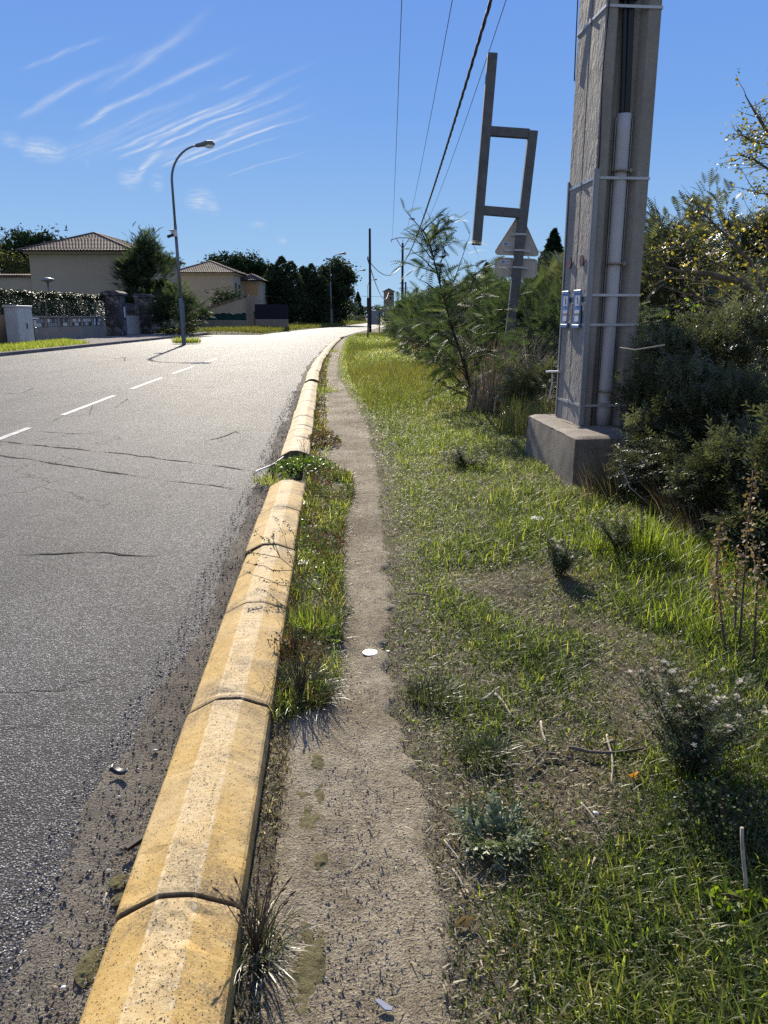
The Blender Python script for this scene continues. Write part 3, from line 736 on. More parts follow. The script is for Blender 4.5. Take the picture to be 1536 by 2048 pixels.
# far poles
def rod_pole(name, label, base, h, r0, r1, m, cat='utility pole', n=10):
    t = thing(name, label, cat, base); mb = MB(); b = np.array(base, float)
    tube(mb, [b+[0,0,-.3], b+[0,0,h*.5], b+[0,0,h]], [r0, (r0+r1)/2, r1], n); mb.build('shaft', M[m], t); return t
t = rod_pole('utility_pole', 'distant brown utility pole with a wide angled crossarm and insulators', WP, 10, .19, .13, 'timber')
mb = MB(); c = WP+[0, -.15, 10.35]
for s in (-1, 1):
    beam(mb, WP+[0,-.1,9.3], c+[s*.75,0,.1], .08, .08); beam(mb, c+[s*.6,0,.22], c+[s*1.45,0,-.02], .09, .09)
beam(mb, c+[-.62,0,.22], c+[.62,0,.22], .09, .09); mb.build('crossarm', M['galv'], t)
for x in (-1.4, 0, 1.4):
    mb = MB(); tube(mb, [c+[x,0,0], c+[x,0,-.28]], [.07,.05], 8); mb.build('insulator', M['glass'], t)
t = rod_pole('utility_pole', 'bare dark timber pole beside the road end with no crossarm', (-1.22, 70, 0), 8.75, .125, .1, 'timber')
mb = MB(); box(mb, (-1.4, 69.9, 6.3), (.12, .1, .3)); mb.build('hook', M['galv'], t)
t = rod_pole('utility_pole', 'faint bluish pole with short crossarms behind the brown crossarm pole', (4.05, 150, 0), 7.6, .2, .15, 'bluepost')
for z in (7.4, 6.5): mb = MB(); beam(mb, (2.9, 149.8, z), (4.1, 149.8, z), .14, .12); mb.build('crossarm', M['bluepost'], t)
mb = MB(); P = sagging(WP+[0,-.1,7.6], (-1.4, 69.8, 6.25), 1.35, 40); tube(mb, P, .035, 6); tag(mb.build('power_cable', M['black'], org=P[0]), 'sagging cable hung between the crossarm pole and the bare timber pole', 'cable', 'overhead cables along the road')
mb = MB(); P = sagging((-1.4, 69.8, 6.2), (1.4, 238, 8.2), 2.6, 40); tube(mb, P, .05, 6); tag(mb.build('power_cable', M['galv'], org=P[0]), 'pale cable running from the bare timber pole down to the tower eave', 'cable', 'overhead cables along the road')

# ------------------------------------------------------------------ leaning road sign seen from behind
SY = 17.3
def sp(u, v, dy=0): p = at(u, v, SY); p[1] += dy; return p
base = at(1006, 778, SY); base[2] = 0
sign = thing('road_sign', 'leaning grey road sign frame without its panel, two plates seen from behind', 'road sign', base)
def bar(name, a, b, w=.2, d=.13, m='signsteel', off=0, par=None):
    mb = MB(); beam(mb, sp(*a)+[0,off,0], sp(*b)+[0,off,0], w, d); return bevel(mb.build(name, M[m], par or sign), .012, 2)
bar('frame_upright', (985, 107), (953, 490), .195, .16)
bar('support_post', (1066, 262), (1005, 792), .19, .16)
bar('frame_crossbar', (979, 262.5), (1058, 268), .185, .13)
bar('frame_crossbar', (962, 420.5), (1040, 427), .185, .13)
mb = MB(); a = sp(1026, 615); beam(mb, sp(1014, 690), sp(1003, 800), .23, .2); bevel(mb.build('post_sleeve', M['signsteel'], sign), .01)
# triangle: rounded, with a folded rim
PY = -.0; cx = sp(1038, 478); ang = math.atan2(*(sp(1066,262)-sp(1005,792))[[0,2]]); tx = np.array([math.cos(ang*.55),0,-math.sin(ang*.55)]); tz = np.array([math.sin(ang*.55),0,math.cos(ang*.55)])
def rtri(R, r):
    o = []
    for k in range(3):
        c = rad(90+120*k); cxx, cy = (R-2*r)*math.cos(c), (R-2*r)*math.sin(c)
        for q in range(7): a = c+rad(-60+20*q); o.append((cxx+r*math.cos(a), cy+r*math.sin(a)))
    return o
c0 = sp(1037, 481, .11)
mb = MB(); prism(mb, rtri(.6, .07), .02, c0, tx, tz); tri = mb.build('triangular_plate', M['signback'], sign)
mb = MB(); O = rtri(.6, .07); O2 = rtri(.565, .055); n = len(O)
V = [c0+tx*x+tz*y+np.array([0, d, 0]) for d in (.0, -.03) for (x, y) in O]+[c0+tx*x+tz*y+np.array([0, -.03, 0]) for (x, y) in O2]
mb.add(np.array(V), np.array([[i, (i+1) % n, n+(i+1) % n, n+i] for i in range(n)]+[[n+i, n+(i+1) % n, 2*n+(i+1) % n, 2*n+i] for i in range(n)])); mb.build('rim', M['signback'], tri)
c1 = sp(1033, 535, .11)
mb = MB(); prism(mb, rrect(.92, .4, .09), .02, c1, tx, tz); rp = mb.build('rectangular_plate', M['signback'], sign)
mb = MB(); O = rrect(.92, .4, .09); O2 = rrect(.87, .35, .07); n = len(O)
V = [c1+tx*x+tz*y+np.array([0, d, 0]) for d in (.0, -.03) for (x, y) in O]+[c1+tx*x+tz*y+np.array([0, -.03, 0]) for (x, y) in O2]
mb.add(np.array(V), np.array([[i, (i+1) % n, n+(i+1) % n, n+i] for i in range(n)]+[[n+i, n+(i+1) % n, 2*n+(i+1) % n, 2*n+i] for i in range(n)])); mb.build('rim', M['signback'], rp)
for pl, c, dz, L in ((tri, c0, .12, .3), (tri, c0, -.2, .56), (rp, c1, 0, .56)):
    mb = MB(); p = c+tz*dz+np.array([0,-.035,0]); beam(mb, p-tx*L/2, p+tx*L/2, .045, .025); mb.build('bracket', M['band'], pl)
    mb = MB(); p2 = p+np.array([0,-.17,0])+tx*(.03 if pl is tri else .02); beam(mb, p2-tx*.115, p2+tx*.115, .035, .012); mb.build('clamp', M['band'], pl)
for pl, c, dx, dz in ((tri, c0, -.2, -.07), (rp, c1, -.23, .11)):
    p = c+tx*dx+tz*dz+np.array([0,-.026,0]); mb = MB(); beam(mb, p-tx*.11, p+tx*.11, .075, .004); st = mb.build('sticker', M['white'], pl)
    mb = MB(); prism(mb, disc_outline(.04, .028, 14), .003, p-tx*.055+np.array([0,-.0025,0]), tx, tz); mb.build('emblem', M['blue'], st)
    mb = MB()
    for k in range(5): beam(mb, p+tx*(.0+.02*k)-tz*.016+np.array([0,-.004,0]), p+tx*(.0+.02*k)+tz*.016+np.array([0,-.004,0]), .009, .003)
    mb.build('emblem', M['greypanel'], st)

# ------------------------------------------------------------------ street lamps
def lamp(base, label, camera=False, f=1.0, lean=-.012):
    b = np.array(base, float); t = thing('street_lamp', label, 'street lamp', b, 'street lamps along the far side of the road')
    mb = MB(); tube(mb, [b+[0,0,-.1], b+[0,0,.05], b+[lean*2,0,2.4], b+[lean*2,0,2.42]], [.12,.115,.11,.1], 12); tube(mb, [b+[lean*2,0,2.4], b+[lean*6,0,6.2]], [.095,.08], 12); mb.build('pole', M['lamp'], t)
    mb = MB(); P = [b+[lean*6,0,6.1], b+[lean*8.2,0,8.3]]
    for a in np.linspace(0, PI/2*.9, 12)[1:]: P.append(b+[lean*8.2+1.62*(1-math.cos(a)), 0, 8.3+1.72*math.sin(a)])
    tube(mb, P, np.linspace(.066, .045, len(P)), 10); mb.build('arm', M['lamp'], t)
    e = P[-1]; hd = [e+[-.05,0,-.01], e+[.06,0,.01], e+[.3,0,.05], e+[.55,0,.1], e+[.8,0,.1], e+[.95,0,.04]]
    mb = MB(); tube(mb, hd, [.06,.1,.11,.15,.15,.06], 12); h = mb.build('lamp_head', M['lamphead'], t)
    th = np.linspace(0, 2*PI, 15)[:-1]; V = []
    for k, q in enumerate(np.linspace(0, PI/2, 5)): V += [e+[.68+.27*math.cos(q)*math.cos(a), .13*math.cos(q)*math.sin(a), .03-.17*math.sin(q)] for a in th]
    i, j = np.meshgrid(np.arange(4), np.arange(14), indexing='ij'); mb = MB()
    mb.add(np.array(V), np.stack([i*14+j, i*14+(j+1) % 14, (i+1)*14+(j+1) % 14, (i+1)*14+j], -1).reshape(-1, 4), 0, None, True); mb.build('bowl', M['glass'], h)
    if camera:
        c = b+[lean*6-.06, -.1, 5.72]; mb = MB(); box(mb, c, (.3, .22, .34)); box(mb, c+[-.08, -.1, .14], (.3, .3, .06)); k = bevel(mb.build('camera_box', M['white'], t), .03)
        mb = MB(); tube(mb, [c+[-.02,-.06,-.08], c+[-.28,-.26,-.2]], [.07,.08], 10); mb.build('lens', M['black'], k)
        mb = MB(); tube(mb, [b+[lean*2+.12,-.02,.5], b+[lean*2+.12,-.02,2.2]], .05, 8); mb.build('junction_pipe', M['lamp'], t)
    return t
lamp(gp(368, 688), 'nearest street lamp with a white camera box on its pole, standing in a weedy patch', True)
lamp((-7.6, 115, 0), 'second street lamp, its bowl glinting above the dark trees')
lamp((-5.75, 156, 0), 'third street lamp, beside the cypress, with a round sign on its pole')
lamp((-3.9, 196, 0), 'farthest street lamp, almost hidden behind the bare timber pole')
mb = MB(); prism(mb, disc_outline(.42, .42, 18), .03, (-5.3, 155.6, 3.4), (1,0,0), (0,0,1))
t = thing('round_sign', 'small round grey sign seen from behind next to the third street lamp', 'road sign', (-5.3, 155.6, 0)); mb.build('disc', M['greypanel'], t)
mb = MB(); tube(mb, [(-5.3,155.7,0),(-5.3,155.7,3.6)], .04, 6); mb.build('post', M['galv'], t)

# ------------------------------------------------------------------ posts and signs near the road end
t = thing('marker_post', 'thin dark blue post standing in the grass left of the timber pole', 'post', (-1.04, 50.7, 0))
mb = MB(); beam(mb, (-1.04,50.7,-.1), (-1.0,50.7,1.9), .1, .1); mb.build('post', M['bluepost'], t)
mb = MB(); beam(mb, (-1.02,50.66,1.85), (-1.02,50.66,2.6), .14, .05); mb.build('plate', M['black'], t)
t = thing('blank_sign', 'blank grey panel seen from behind between the timber pole and a slim post', 'sign panel', (-.4, 71, 0))
mb = MB(); box(mb, (-.72, 71, 1.33), (.82, .04, 1.22)); bevel(mb.build('panel', M['greypanel'], t), .01)
mb = MB(); beam(mb, (-.42,70.9,-.1), (-.4,70.9,1.95), .1, .08); mb.build('post', M['bluepost'], t)
t = thing('warning_sign', 'red-rimmed triangular bend warning sign in front of the tower', 'road sign', (.28, 96, 0))
mb = MB(); prism(mb, rtri(.66, .07), .03, (.28, 96, 2.5), (1,0,0), (0,0,1)); pl = mb.build('triangular_plate', M['white'], t)
O, O2 = rtri(.66, .07), rtri(.5, .04); n = len(O); mb = MB()
mb.add(np.array([(.28+x, 95.965, 2.5+y) for (x, y) in O]+[(.28+x, 95.965, 2.5+y) for (x, y) in O2]), np.array([[i, (i+1) % n, n+(i+1) % n, n+i] for i in range(n)])); mb.build('rim', M['red'], pl)
mb = MB(); tube(mb, [(.16,95.96,2.28),(.2,95.96,2.5),(.34,95.96,2.62),(.42,95.96,2.72)], .05, 6); mb.build('bend_arrow', M['black'], pl)
mb = MB(); tube(mb, [(.28,96.06,-.1),(.28,96.06,2.9)], .05, 8); mb.build('post', M['galv'], t)

# ------------------------------------------------------------------ roofs with real rows of tiles
def tile_plane(mb, a, b, c, d, per=.27, rise=.05):
    """tiled slope: eave a-b, ridge d-c (d above a)"""
    a, b, c, d = (np.array(q, float) for q in (a, b, c, d)); L = np.linalg.norm(b-a); H = np.linalg.norm((c+d)/2-(a+b)/2)
    u = (b-a)/L; n = np.cross(b-a, (c+d)/2-(a+b)/2); n /= np.linalg.norm(n); n = n if n[2] > 0 else -n
    up = np.cross(n, u); up = up if up[2] > 0 else -up
    rowsn = max(4, int(H/.4)); cu0, cu1 = (d-a).dot(u), (c-a).dot(u); Hh = (d-a).dot(up)
    for k in range(rowsn):
        s0, s1 = k/rowsn*Hh, (k+1)/rowsn*Hh; f = (k+.5)/rowsn
        x0, x1 = cu0*f, L+(cu1-L)*f; nt = int((x1-x0)/per)
        if nt < 1: continue
        xs = x0+(np.arange(nt)+.5)*(x1-x0)/nt; w = (x1-x0)/nt*.5
        th = np.linspace(0, PI, 5)
        for e, (s, z) in enumerate(((s0-.03, .045), (s1, .0))):
            pass
        V = []
        for s, z in ((s0-.04, .05), (s1, .0)):
            V.append(a+u*(xs[:, None, None]-w*np.cos(th)[None, :, None])+up*s+n*(z+rise*np.sin(th)[None, :, None]))
        V = np.concatenate(V, 1); nn = V.shape[1]; o = np.arange(nt)*nn
        f = np.concatenate([np.stack([o+q, o+q+1, o+q+6, o+q+5], 1) for q in range(4)]); r = np.tile(rng.random(nt), 4)
        mb.add(V.reshape(-1, 3), f, 0, r, False)
    mb.add(np.array([a, b, c, d])-n*.02, np.array([[0,1,2,3]]), 0, .2)
def hip_roof(name, par, x0, x1, y0, y1, ze, zr, hip, m=M['tiles']):
    xm = (x0+x1)/2; r0, r1 = (xm, y0+hip, zr), (xm, y1-hip, zr)
    A, B, D, E = (x0,y0,ze), (x1,y0,ze), (x1,y1,ze), (x0,y1,ze); mb = MB()
    tile_plane(mb, A, B, r0, r0); tile_plane(mb, B, D, r1, r0); tile_plane(mb, D, E, r1, r1); tile_plane(mb, E, A, r0, r1)
    for p, q in ((A, r0), (B, r0), (D, r1), (E, r1), (r0, r1)):
        P = np.array(p)+(np.array(q)-np.array(p))*np.linspace(0, 1, 24)[:, None]; tube(mb, P+[0,0,.05], .1, 6, r=.4)
    return mb.build(name, m, par)
def eaves(par, x0, x1, y0, y1, z, m):
    mb = MB(); box(mb, ((x0+x1)/2, (y0+y1)/2, z), (x1-x0, y1-y0, .18)); return mb.build('eave', M[m], par)

# house with the blank gable wall
h = thing('house', 'beige two-storey house with a blank wall and tiled hip roof behind the laurel hedge', 'house', (-26.4, 70, 0))
mb = MB(); box(mb, (-26.5, 78.3, 3.3), (8.7, 16, 6.8)); mb.build('wall', M['stucco'], h)
eaves(h, -31.15, -21.85, 69.9, 86.7, 6.79, 'stucco')
hip_roof('roof', h, -31.55, -21.45, 69.5, 87.1, 6.9, 8.8, 5)
for y in (75, 81):
    mb = MB(); box(mb, (-22.12, y, 5.2), (.08, 1.1, 1.5)); w = mb.build('window', M['shutter'], h); mb = MB(); box(mb, (-22.1, y, 4.4), (.16, 1.3, .08)); mb.build('sill', M['wallgrey'], w)
w = thing('garden_wall', 'long beige garden wall with pale tile coping left of the blank-walled house', 'wall', (-38, 70, 0))
mb = MB(); box(mb, (-37.2, 71, 2.35), (12.6, .35, 4.9)); mb.build('wall', M['stucco'], w)
mb = MB()
for k in range(56): tube(mb, [(-43.4+.225*k, 70.6, 4.86), (-43.4+.225*k, 71.35, 5.0)], .1, 6, r=rng.random())
mb.build('coping', M['tiles'], w)

# second house
h = thing('house', 'smaller beige house with shutters and an ochre loggia, beside the dark trees', 'house', (-22, 99, 0))
mb = MB(); box(mb, (-22.05, 105.5, 3.2), (6.9, 13, 6.6)); mb.build('wall', M['stucco'], h)
eaves(h, -25.8, -18.3, 98.7, 112.3, 6.5, 'stucco')
hip_roof('roof', h, -26.1, -18.0, 98.4, 112.6, 6.62, 8.15, 4)
for y, hh in ((100.6, 1.7), (103.0, 1.5)):
    mb = MB(); box(mb, (-18.57, y, 4.6), (.1, .9, hh)); w = mb.build('window', M['shutter'], h); mb = MB(); box(mb, (-18.5, y, 4.6-hh/2-.06), (.2, 1.1, .08)); mb.build('sill', M['wallgrey'], w)
mb = MB(); box(mb, (-17.4, 108.2, 2.9), (2.4, 7.0, 6.0)); w = mb.build('wing', M['stucco'], h)
mb = MB(); box(mb, (-17.3, 104.66, 4.6), (1.5, .1, 2.2)); mb.build('loggia', M['orange'], w)
mb = MB(); box(mb, (-17.3, 104.5, 3.45), (1.9, .35, .12)); mb.build('sill', M['wallgrey'], w)
hip_roof('roof', h, -19.0, -15.7, 104, 112.4, 5.95, 6.7, 1.5)
# walls in front of it
w = thing('garden_wall', 'sloping beige garden wall with tiled top ending in a pale pier', 'wall', (-16, 84, 0))
mb = MB(); x0, x1 = -19.2, -14.4
prism(mb, [(x0,0),(x1,0),(x1,3.5),(x0,2.05)], .3, (0,84.3,0), (1,0,0), (0,0,1)); mb.build('wall', M['stucco'], w)
mb = MB()
for k in range(20):
    f = k/19; tube(mb, [(x0+(x1-x0)*f, 83.85, 2.1+1.45*f), (x0+(x1-x0)*f, 84.45, 2.1+1.45*f)], .12, 6, r=rng.random())
mb.build('coping', M['tiles'], w)
mb = MB(); box(mb, (-13.85, 84.1, 1.75), (1.05, .9, 3.6)); pr_ = mb.build('pier', M['wallgrey'], w)
mb = MB(); box(mb, (-13.5, 83.63, .95), (.35, .06, 1.9)); mb.build('door', M['dark'], pr_)
f = thing('mesh_fence', 'dark green screened fence on a low grey wall in front of the sloping wall', 'fence', (-17, 78.5, 0))
mb = MB(); box(mb, (-16.8, 78.5, .5), (6.6, .22, 1.1)); mb.build('wall', M['wallgrey'], f)
X = np.linspace(-20.1, -13.6, 60); Zt = 1.72+.05*np.sin(X*3.1)+.04*np.sin(X*9); mb = MB()
V = np.concatenate([np.stack([X, 78.5+.03*np.sin(X*7), 0*X+1.06], 1), np.stack([X, 78.5+.04*np.sin(X*6), Zt], 1)]); n = len(X)
mb.add(V, np.array([[i, i+1, n+i+1, n+i] for i in range(n-1)])); g = mb.build('screen', M['darkgreen'], f); g.modifiers.new('Solid', 'SOLIDIFY').thickness = .03
for x in np.linspace(-20, -13.7, 5): mb = MB(); tube(mb, [(x,78.6,1),(x,78.6,1.75)], .03, 6); mb.build('post', M['galv'], f)
f = thing('mesh_fence', 'dark blue-grey fence panel beneath the tall dark trees', 'fence', (-11.8, 82, 0))
mb = MB(); box(mb, (-11.6, 82, .55), (3.4, .2, 1.2)); mb.build('wall', M['wallgrey'], f)
mb = MB(); box(mb, (-11.6, 82, 1.9), (3.4, .08, 1.5)); mb.build('screen', M['navy'], f)
mb = MB(); a = gp(388, 660); b = thing('waste_bin', 'small dark box standing at the foot of the low grey wall', 'box', (-18.3, 76.8, 0))
box(mb, (-18.3, 76.8, .5), (.9, .7, 1.0)); bevel(mb.build('body', M['dark'], b), .05); mb = MB(); box(mb, (-18.3, 76.8, 1.04), (1.0, .8, .08)); bevel(mb.build('lid', M['black'], b), .02)

# ------------------------------------------------------------------ mailbox wall, cabinet, gate
w = thing('mailbox_wall', 'low grey wall with six recessed banks of letterboxes below the hedge', 'wall', (-19.6, 45, 0))
mb = MB(); box(mb, (-19.75, 49.7, .4), (.3, 11.9, .9)); box(mb, (-19.87, 49.7, 1.1), (.06, 11.9, .55))
for k in range(7): box(mb, (-19.74, 44.1+k*1.85, 1.1), (.28, .34, .55))
mb.build('wall', M['wallgrey'], w)
mb = MB(); box(mb, (-19.72, 49.7, 1.43), (.5, 12.1, .09)); bevel(mb.build('coping', M['pavement'], w), .01)
for k in range(6):
    y = 45.02+k*1.85; mb = MB(); box(mb, (-19.72, y, 1.1), (.2, 1.36, .5)); bk = mb.build('letterbox_bank', M['dark'], w)
    for r_ in range(2):
        for c_ in range(4):
            if rng.random() < .8:
                mb = MB(); box(mb, (-19.61, y-.5+c_*.33, .985+r_*.24), (.02, .28, .2)); mb.build('letterbox', M[['white','cabinet','galv','greypanel','clamp'][int(rng.integers(5))]], bk)
w2 = thing('boundary_wall', 'plain grey boundary wall left of the white cabinet', 'wall', (-20, 38, 0))
mb = MB(); box(mb, (-19.95, 36.5, .75), (.3, 12.6, 1.6)); mb.build('wall', M['wallgrey'], w2)
n_ = thing('notice_board', 'white notice board with printed lines fixed to the wall at the left edge', 'notice board', (-19.7, 38.4, 0))
mb = MB(); box(mb, (-19.75, 38.4, .82), (.06, 1.9, 1.05)); bevel(mb.build('board', M['white'], n_), .01)
for k in range(8): mb = MB(); box(mb, (-19.715, 38.45, 1.22-.115*k), (.012, 1.3-.3*(k % 3), .045)); mb.build('text_line', M['greypanel'], n_)
c = thing('utility_cabinet', 'tall off-white utility cabinet with double doors leaning beside the letterbox wall', 'cabinet', (-18.9, 41.2, 0))
mb = MB(); box(mb, (-18.95, 41.2, 1.0), (.62, 1.75, 1.84)); bevel(mb.build('body', M['cabinet'], c), .02)
mb = MB(); box(mb, (-18.95, 41.2, 1.96), (.74, 1.85, .1)); bevel(mb.build('lid', M['cabinet'], c), .02)
mb = MB(); box(mb, (-18.95, 41.2, .04), (.56, 1.65, .12)); mb.build('plinth', M['dark'], c)
for y in (40.77, 41.63): mb = MB(); box(mb, (-18.63, y, 1.0), (.03, .83, 1.76)); d = bevel(mb.build('door', M['cabinet'], c), .008)
mb = MB(); box(mb, (-18.6, 41.3, .98), (.04, .07, .28)); mb.build('handle', M['black'], d)
s = thing('letterbox_stand', 'dark stand of grey letterboxes under a pale cover, right of the white cabinet', 'letterboxes', (-19.2, 43.3, 0))
mb = MB(); box(mb, (-19.35, 43.1, 1.36), (.6, 1.5, .06)); mb.build('cover', M['white'], s)
mb = MB(); box(mb, (-19.45, 43.1, .9), (.2, 1.4, .85)); mb.build('back_panel', M['dark'], s)
for y in (42.5, 43.7): mb = MB(); tube(mb, [(-19.3,y,0),(-19.3,y,1.35)], .03, 6); mb.build('leg', M['galv'], s)
for r_ in range(2):
    for y in (42.7, 43.05, 43.5): mb = MB(); box(mb, (-19.25, y, 1.12-.4*r_), (.25, .27, .32)); bevel(mb.build('letterbox', M[['galv','cabinet','greypanel'][int(rng.integers(3))]], s), .02)
for y, lb in ((57.6, 'stone gate pillar beside the letterbox wall, with a white number plate'), (64.6, 'stone gate pillar on the far side of the entrance, under the feathery tree')):
    g = thing('gate_pillar', lb, 'pillar', (-19.4, y, 0), 'stone gate pillars')
    mb = MB(); box(mb, (-19.45, y, 1.45), (1.15, 1.25, 3.0)); bevel(mb.build('shaft', M['stone'], g), .06, 2)
    mb = MB(); box(mb, (-19.45, y, 3.0), (1.5, 1.6, .14)); prism(mb, [(-.75,0),(.75,0),(.35,.16),(-.35,.16)], 1.6, (-19.45, y+.8, 3.07), (1,0,0), (0,0,1)); mb.build('cap', M['stone'], g)
    mb = MB(); box(mb, (-18.85, y+.2, 1.75), (.04, .25, .75)); mb.build('number_plate', M['white'], g)
g = thing('gate', 'pale solid gate panel with wire mesh above, between the stone pillars', 'gate', (-19.6, 61, 0))
mb = MB(); box(mb, (-19.7, 61.1, .8), (.08, 5.6, 1.4)); bevel(mb.build('panel', M['cabinet'], g), .01)
mb = MB()
for k in range(24): tube(mb, [(-19.7,58.5+.23*k,1.5),(-19.7,58.5+.23*k,2.4)], .012, 5)
for z in (1.55, 1.95, 2.4): tube(mb, [(-19.7,58.3,z),(-19.7,63.9,z)], .02, 5)
mb.build('mesh', M['galv'], g)
l = thing('garden_lamp', 'mushroom-shaped garden lamp rising out of the hedge', 'garden lamp', (at(95, 560, 53)[0], 53, 0))
b = at(95, 560, 53); mb = MB(); tube(mb, [(b[0],53,0),(b[0],53,b[2]-.1)], .07, 8); mb.build('post', M['galv'], l)
mb = MB(); tube(mb, [(b[0],53,b[2]-.15),(b[0],53,b[2]-.05),(b[0],53,b[2]+.08),(b[0],53,b[2]+.16)], [.1,.45,.4,.1], 14); mb.build('shade', M['galv'], l)
# transformer tower at the end of the road
t = thing('transformer_tower', 'tall square masonry tower with three small openings at the end of the road', 'tower', (1.5, 240, 0))
mb = MB(); box(mb, (1.45, 240, 4.2), (3.1, 3.1, 8.6)); mb.build('wall', M['wallgrey'], t)
mb = MB()
for s in (-1, 1): prism(mb, [(0,1.0),(s*1.95,.05),(s*1.95,-.1),(0,.85)][::s], 3.8, (1.45, 241.9, 8.45), (1,0,0), (0,0,1))
mb.build('roof', M['tiles'], t)
prism(mb := MB(), [(-1.5,0),(1.5,0),(0,.8)], 3.0, (1.45, 241.5, 8.48), (1,0,0), (0,0,1)); mb.build('gable', M['wallgrey'], t)
for x, z, s in ((1.35,7.8,.45),(1.95,7.8,.45),(2.45,7.8,.45),(1.95,6.5,.6)): mb = MB(); box(mb, (x, 238.44, z), (s, .1, s*1.2)); mb.build('opening', M['dark'], t)
# ------------------------------------------------------------------ trees and shrubs
def crown_pts(n, c, R, ncl, cr, shell=.55, flat=0.0):
    """leaf positions gathered in clumps on the outer part of an uneven ellipsoid"""
    d = sphere_dirs(ncl); d[:, 2] = np.where(d[:, 2] < -.5, -d[:, 2], d[:, 2]) if flat else d[:, 2]
    rr = shell+(1-shell)*rng.random(ncl)**.6; rr *= .82+.36*rng.random(ncl)
    cc = np.array(c)+d*rr[:, None]*np.array(R)
    k = rng.integers(ncl, size=n); tone = rng.random(ncl)
    s = cr*(.6+.8*rng.random(ncl))
    return cc[k]+rng.normal(size=(n, 3))*s[k][:, None]*np.array([1, 1, .75]), np.clip(.5*tone[k]+.5*rng.random(n), 0, .999), cc
def tree(name, label, cat, base, c, R, n, L, mat, bark='bark', ncl=70, cr=None, shell=.55, asp=.5, trunk_r=.14, group=None, limbs=9, droop=0.0):
    base = np.array(base, float); c = np.array(c, float); R = np.array(R, float)
    t = thing(name, label, cat, base, group); cr = cr or .22*R.mean()
    P, r, cc = crown_pts(n, c, R, ncl, cr, shell)
    keep = P[:, 2] > base[2]+.02; P, r = P[keep], r[keep]
    mb = MB(); leaves(mb, P, L*(.6+.8*rng.random(len(P))), asp, r, droop=droop); mb.build('crown', M[mat], t)
    mb = MB(); top = c+[0,0,.2*R[2]]; tp = bent(base+[0,0,-.15], top, 7, .12); tube(mb, tp, np.linspace(trunk_r, trunk_r*.35, 7), 8)
    for q in rng.choice(len(cc), min(limbs, len(cc)), replace=False):
        a = tp[int(rng.integers(2, 6))]; tube(mb, bent(a, cc[q], 5, .15), np.linspace(trunk_r*.45, trunk_r*.08, 5), 5)
    mb.build('trunk', M[bark], t); return t
def column_tree(name, label, base, h, r, n, L, mat, spires=6, cat='tree', low=.05, group=None):
    base = np.array(base, float); t = thing(name, label, cat, base, group); Ps = []; rs = []
    for k in range(spires):
        a = rng.random()*2*PI; o = (0 if k == 0 else .62*r*math.sqrt(rng.random())); hh = h*(1 if k == 0 else .68+.3*rng.random()); rr = r*(.62 if spires > 1 else 1)
        m = n//spires; u = rng.random(m)**.8; z = low*h+u*(hh-low*h)
        rad_ = rr*np.interp(u, [0,.12,.35,.7,.92,1], ([.55,.9,1,.72,.42,.12] if mat == 'broad' else [.55,.9,1,.68,.25,.03]))*np.sqrt(.25+.75*rng.random(m))*(.75+.5*vnoise(u*14+k*7, 0*u+k, 5))
        th = rng.random(m)*2*PI
        Ps.append(np.stack([base[0]+o*math.cos(a)+rad_*np.cos(th), base[1]+o*math.sin(a)+rad_*np.sin(th), base[2]+z+.15*L*rng.normal(size=m)], 1)); rs.append(np.clip(.25+.4*rng.random()+.35*rng.normal(size=m)*.6, 0, .99))
    P = np.concatenate(Ps); mb = MB(); leaves(mb, P, L*(.6+.8*rng.random(len(P))), .42, np.concatenate(rs), up=.5); mb.build('crown', M[mat], t)
    mb = MB(); tube(mb, bent(base+[0,0,-.15], base+[0,0,h*.85], 7, .05), np.linspace(.05*r+.06, .02, 7), 8); mb.build('trunk', M['bark'], t); return t
FT, FF = frond_template(13, .4, .45, .05)
FT2, FF2 = frond_template(8, .52, .35, .09)
ST, SF = sprig_template(); ST2, SF2 = sprig_template(5, .42)
def outward(P, c, up=.25, spread=.7):
    d = P-np.array(c); d /= np.linalg.norm(d, axis=1)[:, None]+1e-6; d = d+spread*sphere_dirs(len(P)); d[:, 2] += up; return d
def frond_bush(label, base, R, n, L, mat='acacia', group=None, name='acacia_shrub', sprig=False, ncl=40, cat='shrub', stems=7, cr=.2, tmpl=None, roll=True, up=.25):
    base = np.array(base, float); R = np.array(R, float); c = base+[0,0,R[2]*.8]
    t = thing(name, label, cat, base, group)
    P, r, cc = crown_pts(n, c, R*np.array([1,1,1.0]), ncl, cr*R.mean(), .45); k = P[:, 2] > base[2]+.04; P, r = P[k], r[k]
    tv, tf = tmpl or ((ST, SF) if sprig else (FT, FF))
    mb = MB(); inst(mb, tv, tf, frames(outward(P, c-[0,0,R[2]*.4], up), rng.normal(size=len(P))*.6 if roll else None), P, L*(.65+.7*rng.random(len(P))), r)
    mb.build('foliage', M[mat], t)
    mb = MB()
    for q in rng.choice(len(cc), min(stems, len(cc)), replace=False): tube(mb, bent(base+rng.normal(size=3)*[.1,.1,0]+[0,0,-.05], cc[q], 6, .15), np.linspace(.022, .006, 6)*max(1, R.mean()), 5)
    mb.build('stems', M['stem'], t); return t

